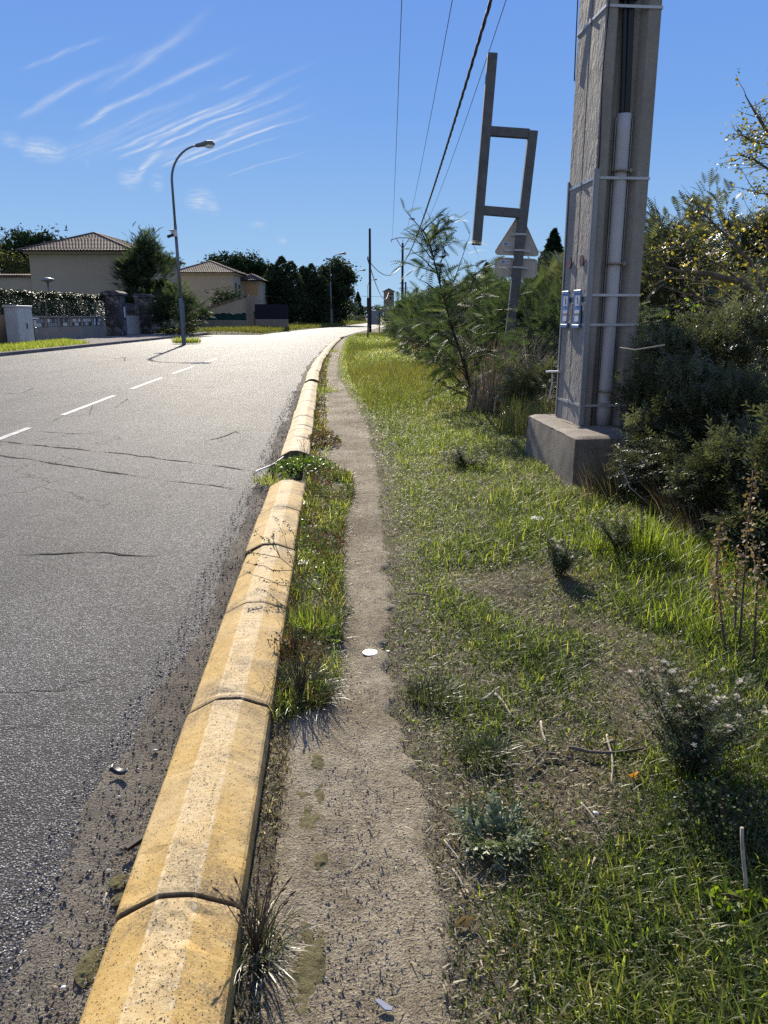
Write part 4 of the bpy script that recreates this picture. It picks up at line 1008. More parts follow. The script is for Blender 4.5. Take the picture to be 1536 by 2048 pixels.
# --- far left
tree('umbrella_pine', 'dark umbrella pine spreading behind the blank-walled house', 'tree', (-44.5, 101, 0), (-44.2, 101, 8.8), (5.4, 4, 2.5), 14000, .5, 'pine', ncl=110, cr=.55, asp=.35, trunk_r=.3)
tree('round_tree', 'olive-yellow rounded tree at the corner of the blank-walled house', 'tree', (-43.4, 93, 0), (-43.2, 93, 6.9), (2.6, 2, 1.9), 2600, .32, 'olive', ncl=50, trunk_r=.16)
tree('small_tree', 'wispy tree top showing over the tiled garden wall at the left edge', 'tree', (-50, 100, 0), (-50.3, 100, 6.3), (1.8, 1.6, 1.3), 700, .3, 'broad', ncl=20, trunk_r=.1)
tree('umbrella_pine', 'broad dark umbrella pine behind the second house', 'tree', (-23.6, 128, 0), (-23.4, 128, 8.3), (5.0, 3.6, 2.4), 14000, .52, 'pine', ncl=110, cr=.6, asp=.35, trunk_r=.28)
# feathery tree before the first house
b = np.array([-20.6, 68., 0.]); t = thing('acacia_tree', 'tall feathery tree with a loose pointed top in front of the blank-walled house', 'tree', b)
Ps, rs = [], []
for (c, R, n) in (((-20.3,68,3.5),(2.5,2.1,2.5),6000), ((-20.1,68,6.1),(1.4,1.3,1.4),1300), ((-19.8,68,7.45),(.65,.65,.9),230), ((-21.6,68,4.9),(1.3,1.2,1.2),500), ((-18.7,67.8,5.6),(1.0,1,1.1),350)):
    P, r, cc = crown_pts(n, c, R, 34, .3, .35); Ps.append(P); rs.append(r)
P = np.concatenate(Ps); mb = MB(); inst(mb, FT2, FF2, frames(outward(P, b+[0,0,2.5], .35), None), P, .55*(.6+.7*rng.random(len(P))), np.concatenate(rs)); mb.build('crown', M['acacia'], t)
mb = MB(); tp = bent(b, (-19.9, 68, 7.6), 8, .1); tube(mb, tp, np.linspace(.16, .03, 8), 8)
for k in range(14): a = tp[int(rng.integers(1, 7))]; tube(mb, bent(a, a+rng.normal(size=3)*[1.2,.9,.4]+[0,0,1.0], 5, .2), np.linspace(.06, .012, 5), 5)
mb.build('trunk', M['bark'], t)
frond_bush('low bushy acacia at the foot of the tall feathery tree', (-16.3, 62.5, 0), (1.9, 1.5, 1.75), 2600, .5, name='acacia_shrub', tmpl=(FT2, FF2))
tree('round_shrub', 'clipped rounded green shrub behind the sloping garden wall', 'shrub', (-17.3, 87.5, 0), (-17.2, 87.5, 2.9), (1.75, 1.4, 1.25), 2600, .26, 'broad', ncl=60, shell=.75, trunk_r=.1)
# dark trees along the road
column_tree('dark_tree', 'tallest dark tree with several spiky tops beside the second house', (-14.2, 112, 0), 9.3, 3.5, 15000, .5, 'broad', 10)
column_tree('dark_tree', 'dark column-shaped tree between the spiky-topped tree and the round-crowned tree', (-10.6, 118, 0), 8.8, 2.7, 11000, .5, 'broad', 8)
tree('round_tree', 'round-crowned dark tree with a visible trunk behind the second street lamp', 'tree', (-8.3, 124, 0), (-7.3, 124, 6.4), (2.7, 2.4, 2.9), 9000, .45, 'broad', ncl=60, cr=.55, trunk_r=.24, shell=.5)
tree('round_tree', 'lower dark bushy tree at the road edge under the round-crowned tree', 'tree', (-8.9, 127, 0), (-8.6, 127, 2.6), (3.0, 2, 2.6), 6500, .45, 'broad', ncl=50, trunk_r=.12)
column_tree('cypress', 'narrow dark cypress standing left of the timber pole', (-6.2, 190, 0), 6.9, 1.2, 4000, .45, 'pine', 1)
tree('dark_shrub', 'dark bushy tree at the foot of the cypress', 'shrub', (-7.6, 186, 0), (-7.3, 186, 2.1), (2.7, 2, 2.2), 4500, .45, 'broad', ncl=30, trunk_r=.1)
tree('dark_shrub', 'small dark shrub right of the cypress', 'shrub', (-4.9, 192, 0), (-4.8, 192, 1.8), (1.0, 1, 1.8), 700, .34, 'broad', ncl=16, trunk_r=.08)
for x, y, r, h, lb in ((-6.9, 140, 1.6, 1.6, 'brownish scrubby bush along the road bank, left of the third street lamp'), (-8.6, 118, 1.3, 1.3, 'dry grey-brown bush at the foot of the second street lamp'), (-5.2, 168, 1.4, 1.2, 'low brown bush behind the third street lamp')):
    tree('scrub_bush', lb, 'shrub', (x, y, 0), (x, y, h*.6), (r, 1, h*.7), 900, .22, 'greyweed', ncl=24, trunk_r=.04, bark='stem')
# hedge
hd = thing('laurel_hedge', 'thick glossy laurel hedge glinting above the grey wall', 'hedge', (-21, 47, 0))
n = 42000; X = -21.3+1.1*(2*rng.random(n)-1); Y = 33+24.5*rng.random(n); u = rng.random(n)
topz = 2.75+.12*(Y-33)/24+.35*(fbm(Y*.9, X*.9, 61, 3)-.5); Z = np.where(rng.random(n) < .5, topz-.25*rng.random(n)**2, .9+(topz-.9)*u); fx = rng.random(n) < .55; X = np.where(fx, -20.2+.15*rng.normal(size=n)+.15*np.sin(Y*2), X)
mb = MB(); leaves(mb, np.stack([X, Y, Z], 1), .15*(.7+.6*rng.random(n)), .5, rng.random(n), flat=.6); mb.build('foliage', M['laurel'], hd)
mb = MB()
for y in np.arange(33.5, 57, .8): tube(mb, bent((-21,y,0), (-21+.2*rng.normal(),y+.2*rng.normal(),2.3), 5, .1), .04, 5)
mb.build('stems', M['bark'], hd)
# far wood closing the horizon: one mass
mb = MB(); n = 9000; X = -260+520*rng.random(n); hh = (5+5*fbm(X*.03, X*0, 44, 3)); Z = hh*rng.random(n)**.7
leaves(mb, np.stack([X, 560+30*rng.random(n), Z], 1), 2.2, .7, rng.random(n)); tag(mb.build('far_wood', M['woods'], org=(0,560,0)), 'hazy dark line of woods along the horizon', 'woods', None, 'stuff')

# --- right side: shrubs behind the verge
SH = [(3.55,14.2,.95,1.55,'bright feathery shrub between the leaning sign post and the concrete pole'),
 (2.75,19.2,1.0,1.7,'feathery green shrub directly behind the sapling'),
 (4.3,19.5,1.2,1.9,'leafy acacia shrub behind the foot of the leaning sign post'),
 (2.1,24.5,1.05,1.9,'feathery shrub just left of the sapling top, third back from the pole'),
 (3.8,26,1.4,2.4,'tall acacia shrub behind the triangular plate side of the sign post'),
 (5.8,24,1.5,2.7,'dense acacia shrub below the dark conifer by the concrete pole'),
 (2.0,31,1.2,2.0,'rounded acacia shrub midway between the sapling and the far crossarm pole'),
 (3.9,35,1.5,2.6,'acacia shrub behind the rounded midway shrub'),
 (1.9,40,1.2,2.1,'spreading acacia shrub at the edge of the yellowing grass'),
 (2.2,52,1.5,2.3,'far acacia shrub behind the pale glossy bush'),
 (3.6,62,1.8,2.7,'far acacia shrub beneath the crossarm pole'),
 (2.6,76,1.7,2.4,'farthest acacia shrub, in front of the red-rimmed warning sign'),
 (5.8,48,2.2,3.2,'large acacia shrub filling the back of the thicket'),
 (7.5,33,2.0,3.2,'large dark acacia shrub deep in the thicket left of the concrete pole')]
for (x, y, r, h, lb) in SH:
    h *= .95
    k = 1 if y < 30 else .55
    frond_bush(lb, (x, y, 0), (r*1.15, r, h*.62), int(1700*k*r), .38 if y < 30 else .48, 'acacia', 'acacia shrubs along the verge', ncl=46, cr=.2, tmpl=(FT, FF) if y < 30 else (FT2, FF2))
tree('glossy_bush', 'low pale bush with glinting leaves at the edge of the yellow grass', 'shrub', (1.75, 44, 0), (1.8, 44, .45), (.95, .6, .4), 900, .11, 'silver', ncl=26, trunk_r=.02, bark='stem')
tree('leafy_bush', 'small dark leafy bush right of the blank grey panel', 'shrub', (.75, 66, 0), (.9, 66, 1.15), (.95, .8, 1.05), 1300, .2, 'broad', ncl=30, trunk_r=.04, bark='stem')
tree('scrub_bush', 'reddish brown dry scrub between the yellow grass and the thicket', 'shrub', (1.75, 27, 0), (1.8, 27, .42), (.85, 1.3, .42), 1800, .1, 'red_weed', ncl=40, trunk_r=.02, bark='stem')
frond_bush('low shrub added for shade between the sapling and the foundation block', (2.35, 11.0, .03), (.5, .4, .42), 900, .2, 'bush', None, 'shade_shrub', False, 30, 'shrub', 8, .2, (FT2, FF2))  # shrub added to throw shade over the dry grass
frond_bush('low shrub added for shade around the foot of the leaning sign post', (2.1, 13.2, .03), (.5, .5, .34), 800, .22, 'bush', None, 'shade_shrub', False, 30, 'shrub', 8, .2, (FT2, FF2))  # second shrub added to darken the sign foot with its shade
# sapling leaning left over the verge
b = np.array([1.53, 12.6, .04]); t = thing('acacia_sapling', 'slender feathery sapling leaning left in front of the thicket', 'tree', b)
tp = np.array([at(u, v, 12.6)+[0, .15*math.sin(q), 0] for q, (u, v) in enumerate(((955,826),(940,770),(920,700),(898,640),(884,590),(870,535),(862,496),(851,466),(845,452)))]); tp[0] = b-[0,0,.05]
mb = MB(); tube(mb, tp, np.linspace(.024, .005, len(tp)), 7); Pf, Df, Lf = [], [], []
def side_branch(a, d, L, m):
    q = bent(a, a+np.array(d)*L, 6, .1); tube(mb, q, np.linspace(.012, .003, 6), 5)
    for s in np.linspace(.15, 1, m):
        i = s*5; k = min(int(i), 4); p = q[k]+(q[k+1]-q[k])*(i-k); dd = np.array(d)*.7+rng.normal(size=3)*.55; dd[2] += .1
        Pf.append(p); Df.append(dd); Lf.append((.27+.2*rng.random())*(1.1-.3*s)*(1-.35*smooth(2., 3., p[2])))
TT = np.linspace(0, len(tp)-1, 200)
for k in range(38):
    s = .06+.9*rng.random()**1.35; i = s*(len(tp)-1); j = min(int(i), len(tp)-2); p = tp[j]+(tp[j+1]-tp[j])*(i-j)
    a = rng.random()*2*PI; d = np.array([math.cos(a), math.sin(a)*.8, .25+.75*rng.random()]); d /= np.linalg.norm(d)
    L = (1.1-.82*s)*(.6+.6*rng.random())+.08; side_branch(p, d, L, int(4+7*L))
for u0, v0, u1, v1, m in ((905,655,985,560,11),(905,655,960,520,9),(893,600,940,470,9),(884,590,830,560,7),(870,540,820,500,6),(925,700,1010,620,11),(918,690,835,640,10),(930,740,850,720,11),(940,760,870,790,9),(925,720,1000,700,9),(860,480,890,455,5),(866,520,830,475,5)):
    p = at(u0, v0, 12.6); q = at(u1, v1, 12.6); q[1] += rng.normal()*.3; d = q-p; L = np.linalg.norm(d); side_branch(p, d/L, L, m)
mb.build('trunk', M['bark'], t)
Pf, Df, Lf = np.array(Pf), np.array(Df), np.array(Lf); mb = MB(); inst(mb, FT, FF, frames(Df, rng.normal(size=len(Pf))*.5), Pf, Lf, rng.random(len(Pf))); mb.build('foliage', M['acacia'], t)
# darker trees behind
column_tree('conifer', 'dark pointed conifer right behind the two plates of the sign', (6.9, 33, 0), 4.85, 1.0, 4200, .22, 'pine', 1, low=.02)
column_tree('conifer', 'small dark conifer standing out of the thicket left of the sign plates', (5.1, 40, 0), 4.0, .85, 2200, .24, 'pine', 1)
t = thing('bare_tree', 'leafless grey twigs rising beside the pointed conifer', 'tree', (8.2, 35, 0)); mb = MB()
tube(mb, bent((8.2,35,-.1), (8.2,35,3.2), 6, .1), np.linspace(.08, .04, 6), 6)
for k in range(40):
    a = np.array([8.2, 35, 2.0+1.2*rng.random()]); e = a+[rng.normal()*.75, rng.normal()*.5, .5+1.1*rng.random()]; tube(mb, bent(a, e, 5, .15), np.linspace(.022, .006, 5), 4)
    for q in range(2): tube(mb, bent(e, e+rng.normal(size=3)*[.3,.2,.15]+[0,0,.3], 4, .15), np.linspace(.008, .003, 4), 3)
mb.build('branches', M['barkgrey'], t)
RT = [(6.4,28,3.5,1.5,'dark tree behind the rectangular plate of the leaning sign'), (8.6,27,4.0,1.6,'dark tree between the pointed conifer and the concrete pole'), (6.3,17.5,3.4,1.05,'tall dark feathery tree just right of the concrete pole'), (8.0,19,3.75,1.35,'dark feathery tree behind the yellow-leaved tree'), (10.2,19,4.1,1.6,'dark feathery tree at the right edge behind the yellow leaves'), (5.6,21,3.0,1.2,'dark shady tree hidden mostly by the concrete pole'), (9.2,15,3.4,1.3,'dark shaded tree filling the gap under the yellow branches'), (7.0,14,2.5,1.1,'dark shrubby tree low behind the wiry bush')]
for (x, y, h, r, lb) in RT:
    b = np.array([x, y, 0.]); t = thing('acacia_tree', lb, 'tree', b, 'dark trees behind the concrete pole')
    P1, r1, cc = crown_pts(int(2300*r), (x, y, h*.52), (r*1.15, r, h*.5), 60, .2, .35); k = P1[:, 2] > .05; P1, r1 = P1[k], r1[k]
    mb = MB(); inst(mb, FT2, FF2, frames(outward(P1, (x, y, h*.3), .3), None), P1, .34*(.6+.7*rng.random(len(P1))), r1); mb.build('crown', M['bush'], t)
    mb = MB(); tp = bent(b+[0,0,-.1], (x, y, h*.9), 7, .12); tube(mb, tp, np.linspace(.09, .02, 7), 7)
    for q in range(10): a = tp[int(rng.integers(1, 6))]; tube(mb, bent(a, cc[int(rng.integers(len(cc)))], 5, .15), np.linspace(.03, .008, 5), 5)
    mb.build('trunk', M['bark'], t)
# yellow-leaved tree arching in from the right
b = np.array([6.3, 10.6, 0.]); t = thing('poplar_tree', 'yellow-leaved autumn tree arching in from the right edge', 'tree', b)
Y0 = 10.6; mb = MB(); tips = []
def limb(px, r0, r1, yoff=0):
    P = [at(u, v, Y0+yoff*i/len(px)) for i, (u, v) in enumerate(px)]; Q = []
    for a, c in zip(P[:-1], P[1:]): Q += list(bent(a, c, 4, .06)[:-1])
    Q.append(P[-1]); Q = np.array(Q); tube(mb, Q, np.linspace(r0, r1, len(Q)), 7); return Q
limbs = [limb([(1690,860),(1640,740),(1590,650),(1535,600),(1480,562),(1420,548),(1370,545),(1330,535),(1300,510)], .085, .007, -.4),
 limb([(1640,740),(1640,560),(1600,400),(1560,300),(1520,240),(1490,190)], .07, .006, .4), limb([(1535,600),(1510,540),(1470,490),(1430,450),(1400,425)], .035, .005, .5),
 limb([(1590,650),(1570,560),(1530,480),(1500,430)], .04, .005, .8), limb([(1480,562),(1440,530),(1390,500),(1340,490)], .02, .004, -.6), limb([(1600,400),(1560,350),(1510,320),(1480,310)], .025, .004, -.5),
 limb([(1570,330),(1540,290),(1500,280),(1478,268)], .015, .004, .2), limb([(1620,480),(1580,420),(1540,390),(1510,385)], .02, .004, -.3), limb([(1535,600),(1480,605),(1420,600),(1370,590)], .018, .003, -.7), limb([(1590,650),(1540,640),(1470,640),(1400,625)], .016, .003, .3), limb([(1560,300),(1580,220),(1570,150)], .02, .004, 0)]
LP = []
for qi, Q in enumerate(limbs):
    leafy = 1 if qi not in (8, 9) else .12
    for k in range(int(34)):
        i = rng.random()**.6*(len(Q)-1); j = min(int(i), len(Q)-2); a = Q[j]+(Q[j+1]-Q[j])*(i-j)
        if j < 2 and qi < 2: continue
        sp_ = .55 if qi in (1,5,6,7,10) else 1.0; e = a+rng.normal(size=3)*np.array([.3,.35,.17])*sp_+[-.1*(sp_ == 1),0,.12*sp_]; tube(mb, bent(a, e, 4, .15), np.linspace(.006, .002, 4), 4)
        for m in range(int((10 if qi not in (1,5,6,7,10) else 10)*leafy)): LP.append(a+(e-a)*(.3+.7*rng.random())+rng.normal(size=3)*.05)
mb.build('trunk', M['barkgrey'], t)
LP = np.array(LP); mb = MB(); leaves(mb, LP, .04*(.6+.8*rng.random(len(LP))), .75, rng.random(len(LP))); mb.build('foliage', M['yellow'], t)
# fresh shoots above the wiry bush
b = np.array([2.95, 7.4, .05]); t = thing('leafy_shoot', 'fresh yellow-green leafy shoots poking out behind the wiry bush', 'shrub', b); mb = MB(); LP = []
for (u, v, u0) in ((1350,588,1345),(1368,580,1350),(1388,605,1352),(1322,640,1335),(1300,655,1330),(1398,600,1360),(1340,620,1340)):
    e = at(u, v, 7.4); a = np.array([2.85+.3*rng.random(), 7.4, .05]); Q = bent(a, e, 8, .06); tube(mb, Q, np.linspace(.008, .003, 8), 5)
    for s in np.linspace(.5, 1, 16): i = s*7; j = min(int(i), 6); LP.append(Q[j]+(Q[j+1]-Q[j])*(i-j)+rng.normal(size=3)*.022)
mb.build('stems', M['stem'], t); LP = np.array(LP); mb = MB(); leaves(mb, LP, .045*(.7+.6*rng.random(len(LP))), .75, rng.random(len(LP))); mb.build('foliage', M['fresh'], t)
# big wiry bushes in the right foreground
WB = [(2.62,6.6,.02,(.46,.42,.92),4200,'wiry grey-green bush leaning on the right side of the concrete pole'),
 (3.25,6.7,.02,(.8,.55,.92),5600,'tallest wiry dark bush at the right edge, second back from the path'),
 (2.4,5.95,.05,(.4,.4,.6),3600,'lower wiry bush draped over the foundation block'),
 (2.72,5.55,.05,(.62,.45,.66),5200,'dark mossy-leaved wiry bush low at the right edge'),
 (2.5,4.85,.05,(.46,.4,.4),3600,'lowest dark wiry bush, spreading into the bright long grass'),
 (2.42,4.3,.05,(.42,.36,.46),3600,'dark wiry bush nearest the viewer at the right edge, behind the dead stalks'),
 (4.2,6.2,.02,(.9,.8,.95),3000,'wiry bush cut off by the right edge of the photo')]
for q, (x, y, z, R, n, lb) in enumerate(WB):
    frond_bush(lb, (x, y, z), R, n, .1, 'bush', 'wiry dark bushes by the concrete pole', 'wiry_bush', True, 46, 'shrub', 16, .13, (ST2, SF2) if q != 3 else (ST, SF), up=.1)
t = thing('bare_branch', 'bent bleached branch sticking out of the wiry bush over the foundation block', 'branch', (2.2, 5.9, .3)); mb = MB()
for px in (((1340,880),(1290,905),(1252,900),(1230,912)), ((1300,1010),(1260,975),(1240,930),(1246,905),(1232,890)), ((1340,930),(1300,960),(1270,965)), ((1330,690),(1270,700),(1240,695)), ((1420,1000),(1340,980),(1270,1000),(1225,1005))):
    P = np.array([at(u, v, 5.75+.1*i) for i, (u, v) in enumerate(px)]); tube(mb, P, np.linspace(.007, .003, len(P)), 5)
mb.build('twigs', M['deadwood'], t)

# ------------------------------------------------------------------ grass, thatch, gravel: what nobody could count
def scatter(n, y0, y1, d0, d1, p=1.0, Yp=1.0):
    """points on the verge, denser towards the viewer"""
    y = y0*(y1/y0)**(rng.random(n)**Yp); d = d0+(d1-d0)*rng.random(n); X = K(y)+d; return X, y, d
def onpath(X, Y, m=0.0): return X-(PR(Y)+.09*(fbm(Y*3.2, Y*0, 21, 4)-.45)-.035)-m
BL = [(860,1400,.16,.25),(960,1520,.14,.3),(990,1665,.18,.25),(1280,1190,.5,.45),(1450,1280,.4,.4),(1130,1850,.4,.3),(1300,1950,.5,.35),(1050,2000,.3,.25),(1480,1500,.35,.45),(880,1210,.25,.3),(1120,1300,.22,.2),(900,1000,.6,.8),(830,900,.5,.9),(780,800,.7,1.6),(1080,1100,.4,.5)]
BC = [(*gp(u, v)[:2], a, b) for (u, v, a, b) in BL]
BARE = [(1040,1430,.38,.35),(1150,1560,.38,.25),(900,1300,.2,.3),(960,1150,.3,.3),(1180,1660,.25,.15),(900,1650,.12,.3),(1030,1760,.18,.1),(940,1880,.14,.3),(1000,880,.3,.3)]
BB = [(*gp(u, v)[:2], a, b) for (u, v, a, b) in BARE]
def lushness(X, Y):
    l = fbm(X*1.9, Y*1.5, 201, 5)*1.5-.18
    for (x, y, a, b) in BC: l = l+.3*np.exp(-((X-x)/a)**2-((Y-y)/b)**2)
    for (x, y, a, b) in BB: l = l-.3*np.exp(-((X-x)/a)**2-((Y-y)/b)**2)
    return l
# green grass
n = 470000; X, Y, d = scatter(n, 1.15, 62, .3, 4.6)
e = onpath(X, Y); l = lushness(X, Y); l = np.maximum(l, .62*smooth(3.6, 6, Y+.8*fbm(X*1.5, Y, 205, 3)))
keep = (e > -.13*rng.random(n)**2.5) & (rng.random(n) < smooth(.1, .58, l)*(.4+.6*smooth(0, .25, e))) & ((d < 4.0) | (Y < 9)) & ~((np.abs(X-2.12) < .56) & (np.abs(Y-7.3) < .8))
X, Y, l, e = X[keep], Y[keep], l[keep], e[keep]; n = len(X); far = np.clip(Y/7, 1, 6)
tall = smooth(.4, .85, l)*smooth(.0, .4, e); L = (.03+.085*tall*(.25+rng.random(n)**1.4))*(.6+.8*rng.random(n))*(1+.2*(far-1))*(.72+.28*smooth(1.8, 4.2, Y)); W = .0043*far**.85*(.6+.8*rng.random(n))*(1+.25*tall)
yel = fbm(X*.8, Y*.35, 240, 3)
r = np.clip(-.1+.45*yel+.5*vnoise(X*17, Y*17, 244)+.24*rng.normal(size=n)+.1*smooth(8, 14, Y), 0, .999)
az = rng.random(n)*2*PI
mb = MB(); blades(mb, np.stack([X, Y, gz(X, Y)-.004], 1), L, W, .15+1.0*rng.random(n), az, .4+1.2*rng.random(n), r)
tag(mb.build('grass', M['grass']), 'short patchy green grass covering the verge right of the footpath', 'grass', None, 'stuff')
# long bright grass below the wiry bushes
n = 26000; X = .75+2.3*rng.random(n); Y = 2.0+4.2*rng.random(n)
l = fbm(X*2, Y*2, 260, 3)+.5*np.exp(-((X-1.75)/.55)**2-((Y-4.35)/.7)**2)+.35*np.exp(-((X-1.9)/.45)**2-((Y-3.0)/.6)**2)-.15
l = l - .6*np.exp(-((X-.75)/.45)**2-((Y-2.9)/.6)**2)
k = rng.random(n) < smooth(.48, .8, l)*(.25+.75*smooth(2.4, 3.3, Y))*(Y < 6.1-.35*X)*smooth(.7, 1.2, X+.13*(Y-2.2)); X, Y = X[k], Y[k]; n = len(X)
mb = MB(); blades(mb, np.stack([X, Y, gz(X, Y)-.005], 1), (.09+.13*rng.random(n)), .0055*(.7+.6*rng.random(n)), .1+.45*rng.random(n), rng.random(n)*2*PI, .4+1.1*rng.random(n), rng.random(n), segs=4)
tag(mb.build('long_grass', M['lush']), 'long bright grass growing in front of the wiry dark bushes', 'grass', None, 'stuff')
# yellowing meadow further along
n = 42000; X, Y, d = scatter(n, 6.5, 60, .9, 4.2); p = fbm(X*.5, Y*.2, 270, 3)+.42*np.exp(-((X-.75-.0*Y)/.8)**2-((Y-19)/6)**2)
k = (rng.random(n) < smooth(.45, .75, p)) & (onpath(X, Y) > .15) & ~((np.abs(X-2.12) < .56) & (np.abs(Y-7.3) < .8)); X, Y = X[k], Y[k]; n = len(X); far = np.clip(Y/7, 1, 6)
mb = MB(); blades(mb, np.stack([X, Y, gz(X, Y)-.01], 1), (.12+.16*rng.random(n))*(1+.1*far), .004*far**.85, .1+.4*rng.random(n), rng.random(n)*2*PI, .3+.7*rng.random(n), np.clip(.25+.25*rng.normal(size=n)+.35*np.exp(-((Y-21)/9)**2), 0, .99))
tag(mb.build('meadow_grass', M['ochre']), 'taller yellowing grass at the edge of the thicket', 'grass', None, 'stuff')
# thatch: short flattened straw, mostly where the grass is thin
n = 200000; X, Y, d = scatter(n, 1.15, 13, .32, 4.2, Yp=1.15); e = onpath(X, Y); l = lushness(X, Y)
k = (e > -.03-.3*rng.random(n)**3) & (rng.random(n) < (.4+.5*smooth(.75, .25, l))*(.5+.5*smooth(-.02, .2, e))) & ~((np.abs(X-2.12) < .56) & (np.abs(Y-7.3) < .8)); X, Y = X[k], Y[k]; n = len(X); far = np.clip(Y/5, 1, 3)
mb = MB(); blades(mb, np.stack([X, Y, gz(X, Y)+.003+.03*rng.random(n)**2], 1), (.009+.034*rng.random(n)**3)*far**.6, .0034*far**.7*(.5+1.0*rng.random(n)), .75+.85*rng.random(n), rng.random(n)*2*PI, .2+.5*rng.normal(size=n), np.clip(rng.random(n)**1.1, 0, .99), segs=2)
tag(mb.build('straw_litter', M['dry']), 'dry straw and clippings lying between the grass', 'litter', None, 'stuff')
# broad dead leaves among it
n = 2600; X, Y, d = scatter(n, 1.3, 9, .5, 3.9); k = (onpath(X, Y) > .05) & (rng.random(n) < .8); X, Y = X[k], Y[k]
mb = MB(); leaves(mb, np.stack([X, Y, gz(X, Y)+.012], 1), .02*(.6+rng.random(len(X))), .5, rng.random(len(X))); tag(mb.build('leaf_litter', M['leafbrown']), 'small dead leaves scattered through the verge', 'litter', None, 'stuff')
# small broad-leaved ground weeds
n = 26000; X, Y, d = scatter(n, 1.2, 16, .35, 4); l = fbm(X*2.3, Y*2.3, 290, 3); k = (onpath(X, Y) > .0) & (l > .4+.2*rng.random(n)); X, Y = X[k], Y[k]
mb = MB(); leaves(mb, np.stack([X, Y, gz(X, Y)+.012+.035*rng.random(len(X))], 1), .013*(.5+1.1*rng.random(len(X))**2)*np.clip(Y/5, 1, 3), .6, rng.random(len(X)), up=.2); tag(mb.build('ground_weeds', M['clover']), 'small broad-leaved weeds creeping through the grass', 'weeds', None, 'stuff')
# grass strip between kerb and footpath
def strip(n, y0, y1, wfun, Lm, mat, nm, lb, thr=.4, seed=300):
    Y = y0+(y1-y0)*rng.random(n); d = .16+rng.random(n)*wfun(Y); X = K(Y)+d; k = rng.random(n) < smooth(thr-.1, thr+.1, fbm(X*5, Y*3.4, seed, 3)-.16*smooth(3.1, 2.6, Y)*(Y > 2.4)); X, Y = X[k], Y[k]; n = len(X)
    mb = MB(); blades(mb, np.stack([X, Y, gz(X, Y)-.004], 1), Lm*(.4+1.1*rng.random(n)), .0042*(.6+.8*rng.random(n))*np.clip(Y/4, 1, 3), .15+.75*rng.random(n), rng.random(n)*2*PI, .4+rng.random(n), rng.random(n), segs=3)
    tag(mb.build(nm, M[mat]), lb, 'grass', None, 'stuff')
wf = lambda Y: np.interp(Y, [2.5, 2.9, 3.6, 4.5, 5.5, 6.4, 7.2, 8], [.16, .25, .28, .29, .32, .42, .4, .12])
strip(15000, 2.6, 7.6, wf, .085, 'grass', 'kerbside_grass', 'green grass strip between the yellow kerb and the footpath', .46)
strip(9000, 2.6, 7.4, wf, .1, 'red_weed', 'kerbside_weeds', 'reddish dry weeds mixed into the kerbside strip', .45, 330)
strip(3600, 1.25, 3.0, lambda Y: .1+0*Y, .022, 'dry', 'kerbside_litter', 'dead straw caught along the foot of the kerb', .45, 350)
strip(4200, 8.0, 30, lambda Y: .16+0*Y, .1, 'red_weed', 'far_kerb_weeds', 'sparse dry weeds along the foot of the far kerb runs', .5, 380)
strip(3000, 8.0, 30, lambda Y: .2+0*Y, .09, 'grass', 'far_kerb_grass', 'scattered green grass along the foot of the far kerb runs', .54, 390)
n = 5200; Y = 2.75+4.9*rng.random(n); X = K(Y)+.17+rng.random(n)*wf(Y)*.95; k = fbm(X*4, Y*3, 370, 3) > .47; X, Y = X[k], Y[k]
mb = MB(); leaves(mb, np.stack([X, Y, gz(X, Y)+.015+.055*rng.random(len(X))], 1), .02*(.6+.8*rng.random(len(X))), .6, rng.random(len(X)), up=.2); tag(mb.build('kerbside_leaves', M['clover']), 'small round-leaved weeds in the kerbside strip', 'weeds', None, 'stuff')
# left verges
n = 15000; X = -18.6+3.3*rng.random(n); Y = 27+19.5*rng.random(n); k = (X < -15.35-.02*(Y-30)) & (Y < 46-1.4*(X+18.6)); X, Y = X[k], Y[k]; n = len(X)
mb = MB(); blades(mb, np.stack([X, Y, 0*X+.06], 1), .12+.16*rng.random(n), .022, .2+.5*rng.random(n), rng.random(n)*2*PI, .6*rng.random(n), .2+.6*rng.random(n)); tag(mb.build('roadside_grass', M['grass']), 'sunlit grass strip in front of the white cabinet', 'grass', None, 'stuff')
n = 20000; Y = 66+110*rng.random(n)**1.3; u = rng.random(n)**1.4; X = K(Y)-7.5-9*u; mb = MB(); blades(mb, np.stack([X, Y, 0*X+.02+.2*np.sin(PI*np.minimum(u+.1, .9))], 1), .2+.3*rng.random(n), .05, .2+.5*rng.random(n), rng.random(n)*2*PI, .6*rng.random(n), rng.random(n)); tag(mb.build('bank_grass', M['ochre']), 'dry grass along the far side of the road', 'grass', None, 'stuff')
# gravel on the shoulder and grains on the path
PEB = np.array([[1,0,0],[-1,0,0],[0,1,0],[0,-1,0],[0,0,.7],[0,0,-.5],[.6,.6,.45],[-.6,.5,.5],[.5,-.65,.4],[-.55,-.6,.45]])
PF = [np.array([[0,6,4],[6,2,4],[2,7,4],[7,1,4],[1,9,4],[9,3,4],[3,8,4],[8,0,4],[0,2,6],[2,1,7],[1,3,9],[3,0,8],[0,5,2],[2,5,1],[1,5,3],[3,5,0]])]
def pebbles(X, Y, Z, S, nm, lb, r):
    n = len(X); Mx = frames(sphere_dirs(n), rng.random(n)*6)*np.array([1,.8,.65])[None, None, :]
    mb = MB(); inst(mb, PEB, PF, Mx, np.stack([X, Y, Z], 1), S, r); tag(mb.build(nm, M['pebble']), lb, 'gravel', None, 'stuff')
n = 15000; Y = 1.0*(16)**(rng.random(n)**.9); w = .24+.12*smooth(4, .5, Y); q = rng.random(n)**1.5; D = -.165-w*q
